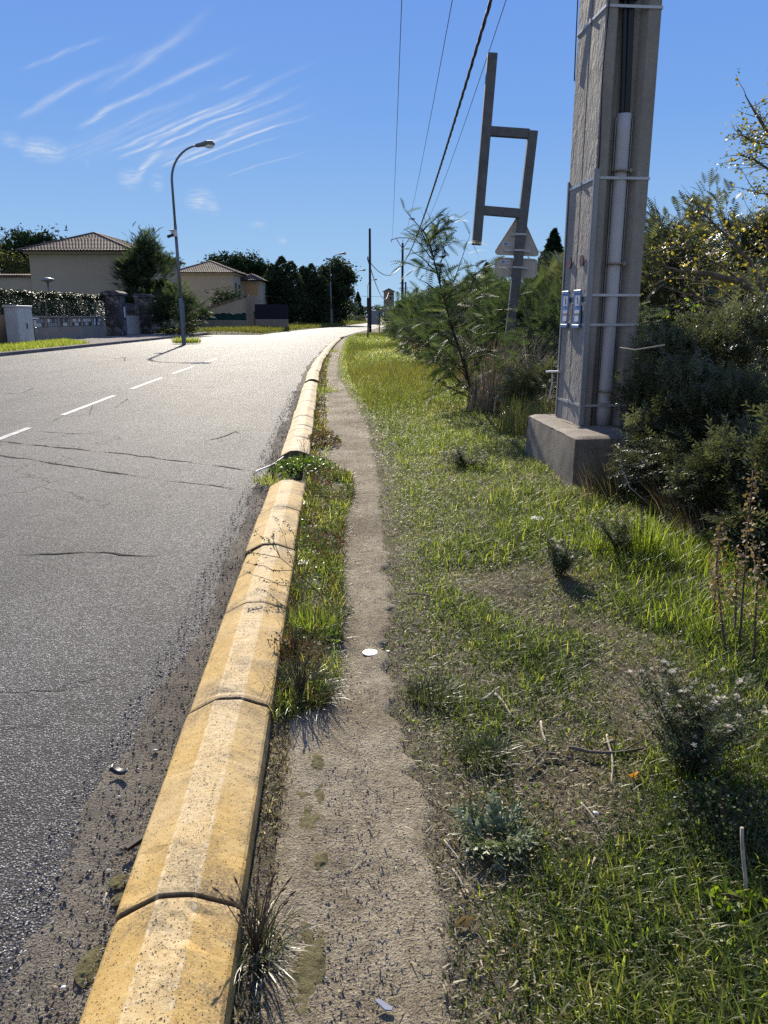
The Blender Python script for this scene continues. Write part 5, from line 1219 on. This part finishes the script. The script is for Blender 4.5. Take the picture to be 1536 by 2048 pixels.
pebbles(K(Y)+D, Y, rz(D)+.012+.012*(q < .1), .0016+.0045*rng.random(n)**5*(1+.1*Y), 'gravel', 'dark gravel gathered along the road side of the kerb', np.clip(rng.random(n)**1.5, 0, .99))
n = 20000; Y = 1.05*(9)**rng.random(n)**1.2; lo = K(Y)+.17; hi = PR(Y)+.02; X = lo+(hi-lo)*rng.random(n)
pebbles(X, Y, gz(X, Y)+.006, .0012+.004*rng.random(n)**5, 'path_grit', 'fine grit scattered over the trodden footpath', np.clip(.35+.5*rng.random(n), 0, .99))

# ------------------------------------------------------------------ single weeds, sticks and litter
def tuft(label, base, n, R, L, mat, W=.005, lean=(.2, .9), name='weed_tuft', extra=None, cat='weed', group=None, curl=(.3, 1.2), segs=4):
    b = np.array(base, float); b[2] = gz(b[0], b[1]) if b[2] == 0 else b[2]
    t = thing(name, label, cat, b, group); a = rng.random(n)*2*PI; rr = R*np.sqrt(rng.random(n))*.5
    P = b+np.stack([rr*np.cos(a), rr*np.sin(a), 0*a-.005], 1); mb = MB()
    blades(mb, P, L*(.45+.75*rng.random(n)), np.full(n, W)*(.6+.7*rng.random(n)), lean[0]+(lean[1]-lean[0])*rng.random(n), a+.8*rng.normal(size=n), curl[0]+(curl[1]-curl[0])*rng.random(n), rng.random(n), segs=segs); mb.build('leaves', M[mat], t)
    if extra:
        k, h, m2 = extra; mb = MB()
        for q in range(k):
            aa = rng.random()*2*PI; e = b+[.55*h*math.cos(aa)*rng.random(), .55*h*math.sin(aa)*rng.random(), h*(.7+.4*rng.random())]; Q = bent(b, e, 6, .12); Q[:, 2] += .03*np.sin(np.linspace(0, PI, 6))
            tube(mb, Q, np.linspace(.0016, .001, 6), 4)
            tube(mb, [Q[-2]+(Q[-1]-Q[-2])*.2, (Q[-2]+Q[-1])/2, Q[-1]], [.0015, .0032, .0008], 5)
        mb.build('seed_stalks', M[m2], t)
    return t
tuft('dark wiry weed tuft with thin seed stalks at the bottom of the kerb', (*gp(512, 1925)[:2], 0), 150, .1, .13, 'tuft', .0042, (.4, 1.35), extra=(22, .2, 'stem'))
tuft('silvery dead grass at the foot of the wiry kerb tuft', (*gp(530, 1870)[:2], 0), 60, .1, .11, 'dry', .004, (.5, 1.4))
tuft('large dark grass clump throwing a deep shadow beside the kerb', (*gp(600, 1412)[:2], 0), 420, .24, .155, 'tuft', .0052, (.1, 1.0), extra=(26, .19, 'stem'))
tuft('bright green upright grass clump in the middle of the kerbside strip', (*gp(632, 1270)[:2], 0), 260, .2, .15, 'lush', .0055, (.05, .7))
tuft('brownish grass clump just behind the large dark one', (*gp(588, 1335)[:2], 0), 220, .2, .15, 'red_weed', .0045, (.1, .8), extra=(14, .17, 'stem'))
tuft('narrow grass clump with dark blades at the path edge', (*gp(668, 1290)[:2], 0), 120, .1, .12, 'tuft', .0045, (.2, 1.0))
tuft('dark green grass tuft at the right edge of the path', (*gp(862, 1405)[:2], 0), 260, .18, .1, 'tuft', .005, (.1, .9))
tuft('isolated dark grass tuft right of the path, nearer the viewer', (*gp(968, 1530)[:2], 0), 260, .16, .1, 'tuft', .005, (.1, .9))
tuft('fine blue-green cushion of grass among the dry litter', (*gp(1092, 1330)[:2], 0), 420, .26, .085, 'greyweed', .0035, (.1, 1.0))
tuft('small blue-green grass cushion nearer the big white-headed weed', (*gp(1265, 1640)[:2], 0), 220, .2, .07, 'greyweed', .0035, (.2, 1.1))
tuft('yellow-green leafy rosette lighting up in the grass', (*gp(966, 1105)[:2], 0), 60, .12, .09, 'lush', .012, (.4, 1.1))
tuft('tall yellow-green grass clump near the foundation block', (*gp(1290, 1140)[:2], 0), 160, .16, .34, 'lush', .006, (.02, .35), curl=(.1, .7))
tuft('clump of olive grass with seed heads at the foundation corner', (*gp(1215, 1000)[:2], 0), 120, .25, .3, 'ochre', .006, (.05, .5), extra=(14, .42, 'stem'))
tuft('weedy tuft growing round the base of the nearest street lamp', (gp(372, 686)[0], gp(372, 686)[1], .02), 700, 1.6, .4, 'grass', .03, (.1, .7))
for (u, v, lb) in ((650, 785, 'dark weed tuft where the first far kerb run ends'), (610, 930, 'bushy grass tuft filling the gap in the kerb'), (665, 705, 'green weed tuft halfway along the far kerb'), (545, 968, 'grass tuft hanging over the road side of the kerb gap')):
    p = gp(u, v); tuft(lb, (p[0], p[1], 0), 260, .5 if v < 900 else .34, .2 if v < 900 else .13, 'grass', .008 if v < 900 else .0055, (.15, 1.0), extra=(10, .25, 'stem'))
# leafy patches
def leafpatch(label, c, R, n, L, mat, h, name='leafy_weed', cat='weed', asp=.75):
    b = np.array([*c[:2], gz(c[0], c[1])]); t = thing(name, label, cat, b); a = rng.random(n)*2*PI; q = np.sqrt(rng.random(n)); P = b+np.stack([R[0]*q*np.cos(a), R[1]*q*np.sin(a), h*(1-.7*q**2)*(.3+.7*rng.random(n))], 1)
    mb = MB(); leaves(mb, P, L*(.6+.8*rng.random(n)), asp, rng.random(n), up=.3); mb.build('leaves', M[mat], t)
    mb = MB()
    for p in P[:60]: tube(mb, bent(b+(p-b)*[.3,.3,0], p, 4, .1), .0015, 3, cap=False)
    mb.build('stems', M['stem'], t)
leafpatch('dark round-leaved clover patch in the gap of the yellow kerb', gp(608, 945), (.34, .42), 900, .03, 'clover', .13)
leafpatch('reddish leafy weed beside the start of the second kerb run', gp(645, 893), (.22, .4), 500, .032, 'red_weed', .2)
leafpatch('small reddish leafy weed against the kerb, ahead of the large dark clump', gp(560, 1330), (.09, .12), 140, .016, 'red_weed', .13)
leafpatch('pale silvery leafy weed at the path edge of the kerbside strip', gp(672, 1232), (.09, .12), 90, .03, 'silver', .05, asp=.4)
leafpatch('olive green bushy weed low at the right edge', gp(1450, 1690), (.2, .16), 900, .011, 'greyweed', .2)
leafpatch('bright-leaved weed beside the bare grey stake', gp(1470, 1850), (.08, .07), 40, .035, 'fresh', .08)
# silver rosette
b = gp(988, 1690); b[2] = gz(b[0], b[1]); t = thing('silver_weed', 'silvery-leaved rosette weed on the right edge of the footpath', 'weed', b)
mb = MB(); n = 90; a = rng.random(n)*2*PI; inst(mb, *sprig_template(6, .34), frames(np.stack([np.cos(a), np.sin(a), .2+.7*rng.random(n)], 1), rng.normal(size=n)*.3), b+np.stack([.03*np.cos(a), .03*np.sin(a), 0*a], 1), .1*(.6+.6*rng.random(n)), rng.random(n)); mb.build('leaves', M['silver'], t)
# weeds with white fluffy heads
def fluffy(label, base, R, h, nst, nheads, hr):
    b = np.array(base, float); b[2] = gz(b[0], b[1]); t = thing('seeding_weed', label, 'weed', b); ms, mh = MB(), MB(); P = []; H = []
    for k in range(nst):
        a = rng.random()*2*PI; q = R*math.sqrt(rng.random()); e = b+[q*math.cos(a), q*math.sin(a), h*(.55+.5*rng.random())]; Q = bent(b+rng.normal(size=3)*[.02,.02,0], e, 7, .12); tube(ms, Q, np.linspace(.0028, .0012, 7), 5)
        for s in np.linspace(.25, 1, 16): i = s*6; j = min(int(i), 5); P.append(Q[j]+(Q[j+1]-Q[j])*(i-j))
        for q2 in range(3): i = (3+3*rng.random()); j = min(int(i), 5); p = Q[j]+(Q[j+1]-Q[j])*(i-j); ee = p+rng.normal(size=3)*[.05,.05,.02]+[0,0,.06]; tube(ms, bent(p, ee, 4, .1), .001, 4); H.append(ee); P.append(p)
        H.append(e)
    P = np.array(P); mb = MB(); inst(mb, ST2, SF2, frames(sphere_dirs(len(P))+[0,0,.5]), P, .05*(.6+.8*rng.random(len(P))), rng.random(len(P))); mb.build('leaves', M['greyweed'], t); ms.build('stems', M['stem'], t)
    H = np.array(H)[rng.permutation(len(H))[:nheads]]; mb = MB()
    for p in H:
        d = sphere_dirs(26); d[:, 2] = np.abs(d[:, 2])*.9-.1; s = hr*(.7+.6*rng.random()); e = np.cross(d, [0.3,.2,1.]); e /= np.linalg.norm(e, axis=1)[:, None]
        v = np.stack([np.repeat(p[None], 26, 0), p+d*s-e*s*.22, p+d*s+e*s*.22], 1).reshape(-1, 3); mb.add(v, np.arange(78).reshape(26, 3), 0, rng.random(26))
    mb.build('seed_heads', M['fluff'], t); return t
fluffy('bushy grey-green weed covered with white fluffy seed heads', gp(1385, 1560), .24, .3, 46, 60, .011)
fluffy('smaller white-headed weed below the foundation block', gp(1120, 1160), .14, .2, 16, 22, .012)
fluffy('dry white-headed weed near the edge of the foundation block shadow', gp(1235, 1120), .2, .24, 20, 26, .012)
fluffy('low white-flecked weed in the grass left of the foundation block', gp(930, 940), .3, .16, 22, 40, .014)
# leaning dry weed over the kerb
b = gp(662, 1222); b[2] = gz(b[0], b[1]); t = thing('dry_weed', 'dry brown branching weed leaning over the yellow kerb', 'weed', b); mb = MB(); mp = MB(); Z0 = .0
main = [b, gp(632, 1180, .1), gp(590, 1140, .19), gp(560, 1115, .25)]; main = np.array(main); tube(mb, main, [.0035,.003,.0025,.002], 5); SP_ = []
for (px, z) in (((560,1115,.25),(540,1085,.3),(510,1062,.33)), ((560,1115,.25),(520,1108,.3),(492,1104,.32)), ((590,1140,.19),(545,1140,.24),(492,1125,.28)), ((590,1140,.19),(575,1100,.26),(545,1030,.34)), ((632,1180,.1),(560,1170,.18),(492,1145,.22)), ((560,1115,.25),(545,1075,.33),(548,1068,.36)), ((600,1150,.16),(590,1075,.3),(570,1040,.36)), ((632,1180,.1),(600,1165,.12),(530,1165,.14))) and [(q, 0) for q in (((560,1115,.25),(540,1085,.3),(510,1062,.33)), ((560,1115,.25),(520,1108,.3),(492,1104,.32)), ((590,1140,.19),(545,1140,.24),(492,1125,.28)), ((590,1140,.19),(575,1100,.26),(545,1030,.34)), ((632,1180,.1),(560,1170,.18),(492,1145,.22)), ((560,1115,.25),(545,1075,.33),(548,1068,.36)), ((600,1150,.16),(590,1075,.3),(570,1040,.36)), ((632,1180,.1),(600,1165,.12),(530,1165,.14)))]:
    Q = np.array([gp(*q) for q in px]); R_ = np.concatenate([bent(Q[0], Q[1], 4, .08)[:-1], bent(Q[1], Q[2], 4, .08)]); tube(mb, R_, np.linspace(.0022, .001, len(R_)), 4)
    for s in np.linspace(.25, 1, 22): i = s*(len(R_)-1); j = min(int(i), len(R_)-2); SP_.append(R_[j]+(R_[j+1]-R_[j])*(i-j)+rng.normal(size=3)*.006)
mb.build('stems', M['stem'], t); SP_ = np.array(SP_); SP_ = np.concatenate([SP_, SP_+rng.normal(size=SP_.shape)*.007]); leaves(mp, SP_, .012*(.6+.8*rng.random(len(SP_))), .6, rng.random(len(SP_))); mp.build('seeds', M['tuft'], t)
# dead stalks by the wiry bushes
def stalk(label, base, top, r=.006, seeds=120, mat='stem'):
    b = np.array(base, float); t = thing('dead_stalk', label, 'dead plant', b, 'dead stalks in front of the wiry bushes'); mb = MB(); Q = bent(b, top, 9, .035); tube(mb, Q, np.linspace(r, r*.4, 9), 6); mb.build('stem', M['deadwood' if mat == 'pale' else 'stem'], t)
    i = 3+5*rng.random(seeds); j = np.minimum(i.astype(int), 7); P = Q[j]+(Q[j+1]-Q[j])*(i-j)[:, None]+rng.normal(size=(seeds, 3))*.018; mb = MB(); leaves(mb, P, .02*(.6+.8*rng.random(seeds)), .7, rng.random(seeds)); mb.build('dry_leaves', M['leafbrown'], t)
for (u0, v0, u1, v1, yo, lb, m) in ((1472,1330,1506,940,.3,'tallest dead stalk, thickly hung with dry leaves, at the right edge','stem'), (1425,1290,1440,1050,.2,'dead stalk left of the tallest one, with dark dry leaves','stem'), (1448,1335,1432,1125,.1,'thin leaning dead stalk in front of the dark bush','stem'), (1500,1360,1520,1090,.1,'short dead stalk right of the tallest one','stem'), (1465,1320,1478,1100,.4,'dry-leaved dead stalk between the tallest one and the dark bush','stem')):
    b = gp(u0, v0); tp = at(u1, v1, b[1]+yo); stalk(lb, (b[0], b[1], gz(b[0], b[1])), tp, mat=m, seeds=150)
b = gp(1492, 1830); t = thing('bare_stake', 'bare crooked grey stake standing in the grass at the right edge', 'stick', b); mb = MB(); tube(mb, bent(b, at(1484, 1655, b[1]+.02), 8, .05), np.linspace(.005, .0045, 8), 6); mb.build('stick', M['deadwood'], t)
# reeds between sign and pole
def reeds(label, base, n, R, L, lean, az, mat='reed', W=.012):
    b = np.array(base, float); t = thing('reed_clump', label, 'dry grass', b, 'dry reed clumps below the leaning sign'); a = rng.random(n)*2*PI; q = R*np.sqrt(rng.random(n)); P = b+np.stack([q*np.cos(a), q*np.sin(a), 0*a], 1); mb = MB()
    blades(mb, P, L*(.5+.6*rng.random(n)), np.full(n, W)*(.6+.8*rng.random(n)), np.abs(lean+.22*rng.normal(size=n)), az+.5*rng.normal(size=n), .3+.5*rng.random(n), np.clip(rng.random(n)**1.2, 0, .99), segs=4); mb.build('blades', M[mat], t)
reeds('bleached reed clump slanting right beside the concrete pole', (2.35, 11.6, .03), 420, .42, 1.25, .55, .25)
reeds('brown upright reed clump around the foot of the sign post', (2.3, 13.2, .03), 1100, .7, 1.35, .28, .6)
reeds('dark dry reed clump at the foot of the sapling', (1.85, 12.1, .03), 900, .55, .85, .22, 1.0)
reeds('short green-brown reed clump against the back of the foundation block', (1.75, 9.6, .03), 360, .35, .6, .25, 1.0, 'ochre')
reeds('pinkish dry grass behind the sapling', (2.2, 15.8, .03), 420, .7, 1.3, .2, 2.4)
reeds('brown dry grass clump under the wiry bushes, nearest the pole', (2.25, 5.3, .05), 260, .3, .5, .5, 2.6, W=.006)
reeds('brown dry grass clump under the wiry bushes, nearer the tall dead stalks', (2.2, 4.75, .05), 260, .28, .42, .5, 2.2, W=.006)
reeds('pale dry grass clump at the corner of the foundation block', (1.75, 6.0, .05), 160, .22, .4, .45, 3.0, W=.006)
# sticks
def stick(label, pts, r, mat, name='fallen_twig', cat='twig', group='fallen sticks on the verge'):
    P = np.array([[*gp(u, v)[:2], 0] for (u, v) in pts]); P[:, 2] = gz(P[:, 0], P[:, 1])+r+.014; o = P[0].copy(); Q = [P[0]]
    for a, c in zip(P[:-1], P[1:]): Q += list(bent(a, c, 5, .05)[1:])
    mb = MB(); Q = np.array(Q); tube(mb, Q, np.linspace(r, r*.65, len(Q)), 6); tag(mb.build(name, M[mat], org=o), label, cat, group)
stick('short bleached stick lying upper left of its pair', ((962,1422),(998,1394)), .0058, 'deadwood')
stick('curved bleached stick lying lower right of its pair', ((990,1408),(1008,1428),(1021,1452)), .006, 'deadwood')
stick('pale upright-looking stick on the litter above the long dark twig', ((1081,1462),(1084,1488),(1091,1512)), .0052, 'deadwood')
stick('long dark twig lying across the litter', ((1136,1519),(1180,1526),(1230,1528),(1296,1518)), .0065, 'twig')
stick('thin dark twig crossing the right end of the long dark twig', ((1215,1531),(1250,1520),(1285,1502)), .004, 'twig')
stick('forked dark twig left of the long dark twig', ((1052,1568),(1085,1530),(1110,1532),(1146,1541)), .0055, 'twig')
stick('bright straw stalk lying across the long dark twig', ((1212,1490),(1222,1530),(1221,1598)), .0045, 'deadwood')
stick('pale grey stick in the grass near the bottom', ((1188,1740),(1172,1790),(1157,1842)), .0035, 'deadwood')
stick('straight thin pale twig at the path edge near the silvery weed', ((888,1700),(916,1738),(928,1756)), .0026, 'deadwood')
stick('second thin pale twig below the straight one at the path edge', ((905,1760),(918,1780),(926,1798)), .003, 'deadwood')
stick('dark twig lying at the path edge far beyond the white lid', ((812,1200),(840,1200),(872,1206)), .005, 'twig')
stick('thin pale stick pointing at the white stone in the litter', ((1160,1632),(1180,1655),(1196,1676)), .003, 'deadwood')
stick('pale twig end on the ground below the fallen orange leaf', ((1300,1702),(1340,1702),(1364,1690)), .004, 'deadwood')
stick('short pale twig standing at the kerb joint on the road side', ((216,1812),(208,1840)), .0022, 'deadwood')
# white lid, shard, chip, stones, paper, leaf
def flat(name, label, cat, u, v, outline, th, mat, z=.012, tilt=(0, 0), on='verge'):
    p = gp(u, v); zz = (gz(p[0], p[1]) if on == 'verge' else rz(p[0]-K(p[1])))+z; mb = MB(); ex_ = np.array([1,0,tilt[0]]); ey_ = np.array([0,1,tilt[1]]); prism(mb, outline, th, (p[0], p[1], zz), ex_, ey_)
    return tag(bevel(mb.build(name, M[mat], org=(p[0], p[1], zz)), .001, 1), label, cat)
flat('white_disc', 'round white lid lying flat on the footpath', 'lid', 740, 1320, disc_outline(.034, .032, 28), .004, 'white', .014, (.02, .03))
flat('white_pebble', 'tiny white pebble right of the lid', 'pebble', 776, 1318, disc_outline(.008, .006, 9), .006, 'white', .012)
flat('slate_shard', 'thin blue-grey shard on the path at the bottom edge', 'shard', 768, 2036, [(-.022,.012),(-.008,.014),(.02,-.006),(.018,-.014),(.002,-.012)], .004, 'greypanel', .016, (.05, .12))
p = gp(240, 1545); z = rz(p[0]-K(p[1]))+.016; mb = MB(); nn = 12; s = np.linspace(-1, 1, nn); c = np.stack([p[0]+.03*s, p[1]-.012*s+0*s, z+.008+.012*s**2], 1); X = np.stack([c-[.004,.016,0], c+[.0,.012,.004]], 1)
mb.add(X.reshape(-1, 3), np.array([[2*i, 2*i+2, 2*i+3, 2*i+1] for i in range(nn-1)]), 0, None, True); o = mb.build('rubber_scrap', M['black'], org=(p[0], p[1], z)); o.modifiers.new('S', 'SOLIDIFY').thickness = .004; tag(o, 'curled black scrap lying on the road edge', 'scrap')
def stone(label, u, v, s, mat, on='road', name='stone'):
    p = gp(u, v); z = (gz(p[0], p[1]) if on == 'verge' else rz(p[0]-K(p[1])))+.01+s*.25; d = sphere_dirs(1)[0]; mb = MB(); inst(mb, PEB, PF, frames(d[None])*np.array([1,.8,.6])[None, None], np.array([[p[0], p[1], z]]), [s], np.array([.97])); o = mb.build(name, M[mat], org=(p[0], p[1], z)); sb = o.modifiers.new('Sub', 'SUBSURF'); sb.levels = 1; sb.render_levels = 2; tag(o, label, 'stone')
stone('white stone on the gravel left of the kerb', 311, 1498, .017, 'white'); stone('black stone, left one of two in the gravel', 176, 1739, .011, 'dark'); stone('black stone, right one of two in the gravel', 206, 1741, .011, 'dark')
stone('small white stone in the gravel near the bottom left', 126, 1968, .009, 'white'); stone('brown stone beside the small white stone in the gravel', 110, 1970, .009, 'leafbrown'); stone('pale stone on the soil among the litter', 1190, 1652, .016, 'white', 'verge'); stone('dark clod on the path beside the white lid', 758, 1330, .008, 'dark', 'verge')
def scrap(label, u, v, w, h_, name='paper_scrap', cat='litter', mat='white'):
    p = gp(u, v); z = gz(p[0], p[1])+.03; a, b2 = np.meshgrid(np.linspace(-1, 1, 9), np.linspace(-1, 1, 7), indexing='ij'); mb = MB(); grid(mb, p[0]+w*a, p[1]+h_*b2, z+.35*w*(fbm(a*1.4+u, b2*1.4, 15, 3)-.3)); o = mb.build(name, M[mat], org=(p[0], p[1], z)); tag(o, label, cat)
scrap('crumpled white paper in the grass below the foundation block', 1072, 1058, .045, .04); scrap('white torn paper in the kerbside weeds', 612, 1018, .04, .05); scrap('small white litter scrap further down the kerbside strip', 608, 1140, .03, .04)
p = gp(1265, 1577); z = gz(p[0], p[1])+.02; mb = MB(); leaves(mb, np.array([[p[0], p[1], z], [p[0]+.01, p[1]+.008, z+.004]]), np.array([.038, .03]), .8, np.array([.3, .8])); tag(mb.build('orange_leaf', M['leaforange'], org=(p[0], p[1], z)), 'bright orange fallen leaf among the litter', 'leaf')
p = gp(930, 1865); z = gz(p[0], p[1])+.015; mb = MB(); leaves(mb, np.array([[p[0], p[1], z]]), np.array([.06]), .5, np.array([.3])); tag(mb.build('brown_leaf', M['leafbrown'], org=(p[0], p[1], z)), 'curled brown leaf at the right edge of the path', 'leaf')
mb = MB(); tube(mb, np.array([gp(508,950,.03), gp(514,942,.05), gp(530,936,.06), gp(548,928,.07), gp(572,910,.06), gp(580,903,.03)]), .008, 8); tag(mb.build('plastic_hose', M['white'], org=gp(508,950)), 'curved white plastic strip poking out of the kerb gap weeds', 'plastic strip')
mb = MB(); a, b_ = gp(252, 1698, .012), gp(284, 1676, .012); beam(mb, a, b_, .016, .012, up=(0,0,1)); tag(mb.build('wood_chip', M['timber'], org=a), 'dark wood chip tucked against the road side of the kerb', 'wood chip')
# moss cushions
def mossy(label, u, v, rx, ry, s, on='verge'):
    p = gp(u, v); th = np.linspace(0, 2*PI, 97)[:-1]; rr = np.linspace(0, 1, 30); A, Rr = np.meshgrid(th, rr, indexing='ij'); X = p[0]+1.25*rx*Rr*np.cos(A); Y = p[1]+1.25*ry*Rr*np.sin(A)
    body = fbm(X*30+s, Y*13, 400+s, 3)+.35*(fbm(X*110, Y*110, 410, 2)-.5)-.29-.5*Rr**2.0
    Z = (gz(X, Y)+.012+.008*(fbm(X*22, Y*22, 31, 3)-.5)+.012*(fbm(X*5, Y*5, 33, 2)-.5)-.006 if on == 'verge' else rz(X-K(Y))+.0175)+.003+.016*np.clip(body, -.9, .22); mb = MB(); a, b = X.shape; i, j = np.meshgrid(np.arange(a), np.arange(b-1), indexing='ij'); i2 = (i+1) % a
    mb.add(np.stack([X, Y, Z], -1), np.stack([i*b+j, i*b+j+1, i2*b+j+1, i2*b+j], -1).reshape(-1, 4), 0, None, True); tag(mb.build('moss_patch', M['moss'], org=(p[0], p[1], 0)), label, 'moss', 'moss patches beside the kerb')
mossy('square moss patch, farthest up the footpath', 624, 1542, .042, .06, 1); mossy('long moss patch below the square one on the footpath', 615, 1632, .042, .15, 2); mossy('small faint moss patch midway down the footpath', 630, 1745, .03, .05, 3); mossy('moss patch near the wiry tuft at the bottom of the footpath', 606, 1960, .042, .15, 4)
mossy('small moss cushion on the road side above the kerb joint', 236, 1760, .018, .025, 5, 'road'); mossy('moss cushion on the road side right at the kerb joint', 238, 1795, .018, .02, 6, 'road'); mossy('larger moss streak on the road side near the bottom', 190, 1925, .035, .05, 7, 'road')
# ------------------------------------------------------------------ light, sky, camera
ELEV, AZ = rad(29), rad(10)                 # sun ahead and a little to the left
w = bpy.data.worlds.new('World'); bpy.context.scene.world = w; w.use_nodes = True
N = NT('', w.node_tree)
sky = N.n('ShaderNodeTexSky', sky_type='NISHITA'); sky.sun_disc = False; sky.sun_elevation = ELEV; sky.sun_rotation = -AZ
sky.altitude = 0; sky.air_density = 1.0; sky.dust_density = .3; sky.ozone_density = 2.0
dv_ = N.n('ShaderNodeTexCoord').outputs['Generated']; sx = N.n('ShaderNodeSeparateXYZ', ins={0: dv_})
zz = N.math('MAXIMUM', sx.outputs[2], .02); qx = N.math('DIVIDE', sx.outputs[0], zz); qy = N.math('DIVIDE', sx.outputs[1], zz)
S_ = (.78, .62); A_ = (.62, -.78)
s = N.math('ADD', N.math('MULTIPLY', qx, S_[0]), N.math('MULTIPLY', qy, S_[1])); a = N.math('ADD', N.math('MULTIPLY', qx, A_[0]), N.math('MULTIPLY', qy, A_[1]))
cv = N.n('ShaderNodeCombineXYZ', ins={0: s, 1: a, 2: 0.0}).outputs[0]
wig = N.math('MULTIPLY', N.math('SUBTRACT', N.noise(N.scalev(cv, (.6, .8, 1)), 1.6, 3, .5), .5), .16)
s = N.math('ADD', s, wig)
fil = N.noise(N.scalev(cv, (16, .7, 1)), 1.6, 5, .6, .2); brk = N.noise(N.scalev(cv, (1.2, 1.0, 1)), 1.3, 3)
def sky_q(u, v):
    x, y, z = ray(u, v); return np.array([x/z, y/z])
tot = None
def addc(x):
    global tot
    tot = x if tot is None else N.math('ADD', tot, x)
for (u0, v0, u1, v1, wd, k) in ((32,239,255,121,.05,.55),(50,141,205,77,.03,.4),(150,257,424,118,.045,.8),(219,305,497,182,.04,.7),(237,319,565,155,.04,.85),(300,300,581,180,.035,.8),(314,337,581,214,.045,.7),(345,333,611,230,.03,.85),(387,333,556,273,.03,.4),(447,355,615,301,.03,.45),(200,190,405,23,.05,.35),(430,182,500,150,.03,.3),(110,310,440,165,.05,.25),(265,290,540,190,.03,.5),(120,330,420,190,.3,.14),(300,330,590,215,.3,.2),(260,360,330,290,.05,.7)):
    p0, p1 = sky_q(u0, v0), sky_q(u1, v1); s0, s1 = p0 @ S_, p1 @ S_; a0, a1 = p0 @ A_, p1 @ A_
    m = (s1-s0)/(a1-a0); c = s0-m*a0
    dd = N.math('DIVIDE', N.math('SUBTRACT', s, N.math('MULTIPLY_ADD', a, m, c)), wd*.5)
    g = N.math('POWER', 2.718, N.math('MULTIPLY', N.math('MULTIPLY', dd, dd), -1.0))
    lo, hi = min(a0, a1), max(a0, a1); L = hi-lo
    w1 = N.n('ShaderNodeMapRange', interpolation_type='SMOOTHSTEP', ins={0: a, 1: lo-.05*L, 2: lo+.22*L, 3: 0., 4: 1.}).outputs[0]
    w2 = N.n('ShaderNodeMapRange', interpolation_type='SMOOTHSTEP', ins={0: a, 1: hi-.4*L, 2: hi+.18*L, 3: 1., 4: 0.}).outputs[0]
    addc(N.math('MULTIPLY', N.math('MULTIPLY', g, N.math('MULTIPLY', w1, w2)), k*1.35))
tot = N.math('MULTIPLY', tot, N.math('MULTIPLY', N.ramp(fil, [(.32, .1), (.66, 1.35)]), N.ramp(brk, [(.3, .55), (.65, 1.1)])))
pn = N.noise(N.scalev(cv, (3, 3, 1)), 2.0, 6, .65, .6)
for (u, v, ru, rv, k) in ((86,300,34,15,.75),(20,279,16,10,.5),(260,358,20,13,.6),(401,400,26,16,.7),(428,418,12,10,.4),(314,364,12,12,.45),(515,449,18,6,.35),(565,481,10,6,.4),(175,327,5,6,.3)):
    d0 = np.array(ray(u, v)); d0 /= np.linalg.norm(d0); r0 = math.hypot(ru, rv)*.75/F_PX
    dst = N.n('ShaderNodeVectorMath', operation='DISTANCE', ins={0: N.n('ShaderNodeVectorMath', operation='MULTIPLY', ins={0: dv_, 1: (1, 1, ru/rv*.8)}).outputs[0], 1: tuple(d0*[1, 1, ru/rv*.8])}).outputs['Value']
    g = N.math('SUBTRACT', 1.0, N.math('DIVIDE', dst, ru*1.25/F_PX), clamp=True)
    addc(N.math('MULTIPLY', N.math('MULTIPLY', g, k*1.7), N.ramp(pn, [(.36, 0.), (.66, 1.)])))
cl = N.math('MULTIPLY', N.math('MINIMUM', tot, 1.0), .52)
lum = N.n('ShaderNodeRGBToBW', ins={0: sky.outputs[0]}).outputs[0]
soft = N.mix(1.0, sky.outputs[0], N.n('ShaderNodeCombineColor', ins={i: N.math('DIVIDE', 1.0, N.math('ADD', 1.0, N.math('MULTIPLY', lum, .16))) for i in range(3)}).outputs[0], 'MULTIPLY')
deep = N.ramp(N.math('POWER', N.math('MAXIMUM', sx.outputs[2], 0.0), .7), [(0, (.5,.75,.99)), (.12, (.39,.66,.98)), (.35, (.205,.44,.95)), (.62, (.12,.285,.88)), (1, (.1,.22,.66))])
back = N.n('ShaderNodeMapRange', interpolation_type='SMOOTHSTEP', ins={0: sx.outputs[1], 1: .15, 2: -.75, 3: 0., 4: .5}).outputs[0]
deep = N.mix(back, deep, (.5, .52, .55))             # unseen sky behind the camera, made paler and greyer to cut blue fill
deep = N.mix(1.0, deep, (1/SKY_STR,)*3, 'MULTIPLY')
tint = N.mix(1.0, N.mix(.92, soft, deep), (.62, .605, .595), 'MULTIPLY')
col = N.mix(cl, tint, tuple(np.array([.93, .96, 1.0])*.57/SKY_STR))
bg = N.n('ShaderNodeBackground', ins={0: col, 1: SKY_STR}); o = N.n('ShaderNodeOutputWorld'); w.node_tree.links.new(bg.outputs[0], o.inputs[0])
w.cycles.sampling_method = 'MANUAL'; w.cycles.sample_map_resolution = 512
sun = bpy.data.lights.new('Sun', 'SUN'); sun.energy = SUN_STR; sun.angle = rad(.53); sun.color = (1.0, .91, .76)
so = bpy.data.objects.new('Sun', sun); C.objects.link(so); so.rotation_euler = (PI/2-ELEV, 0, PI+AZ)
cam = bpy.data.cameras.new('Camera'); cam.sensor_fit = 'VERTICAL'; cam.sensor_height = 36; cam.lens = F_PX/2048*36; cam.clip_start = .05; cam.clip_end = 5000
co = bpy.data.objects.new('Camera', cam); C.objects.link(co); co.location = (0, 0, CAM_H); co.rotation_euler = (PI/2-PITCH, 0, 0)
sc = bpy.context.scene; sc.camera = co
sc.view_settings.view_transform = 'Standard'; sc.view_settings.look = 'None'; sc.view_settings.exposure = EXPO; sc.view_settings.gamma = 1; sc.view_settings.use_curve_mapping = False
sc.render.engine = 'CYCLES'; sc.cycles.max_bounces = 6; sc.cycles.transparent_max_bounces = 6; sc.cycles.use_denoising = False
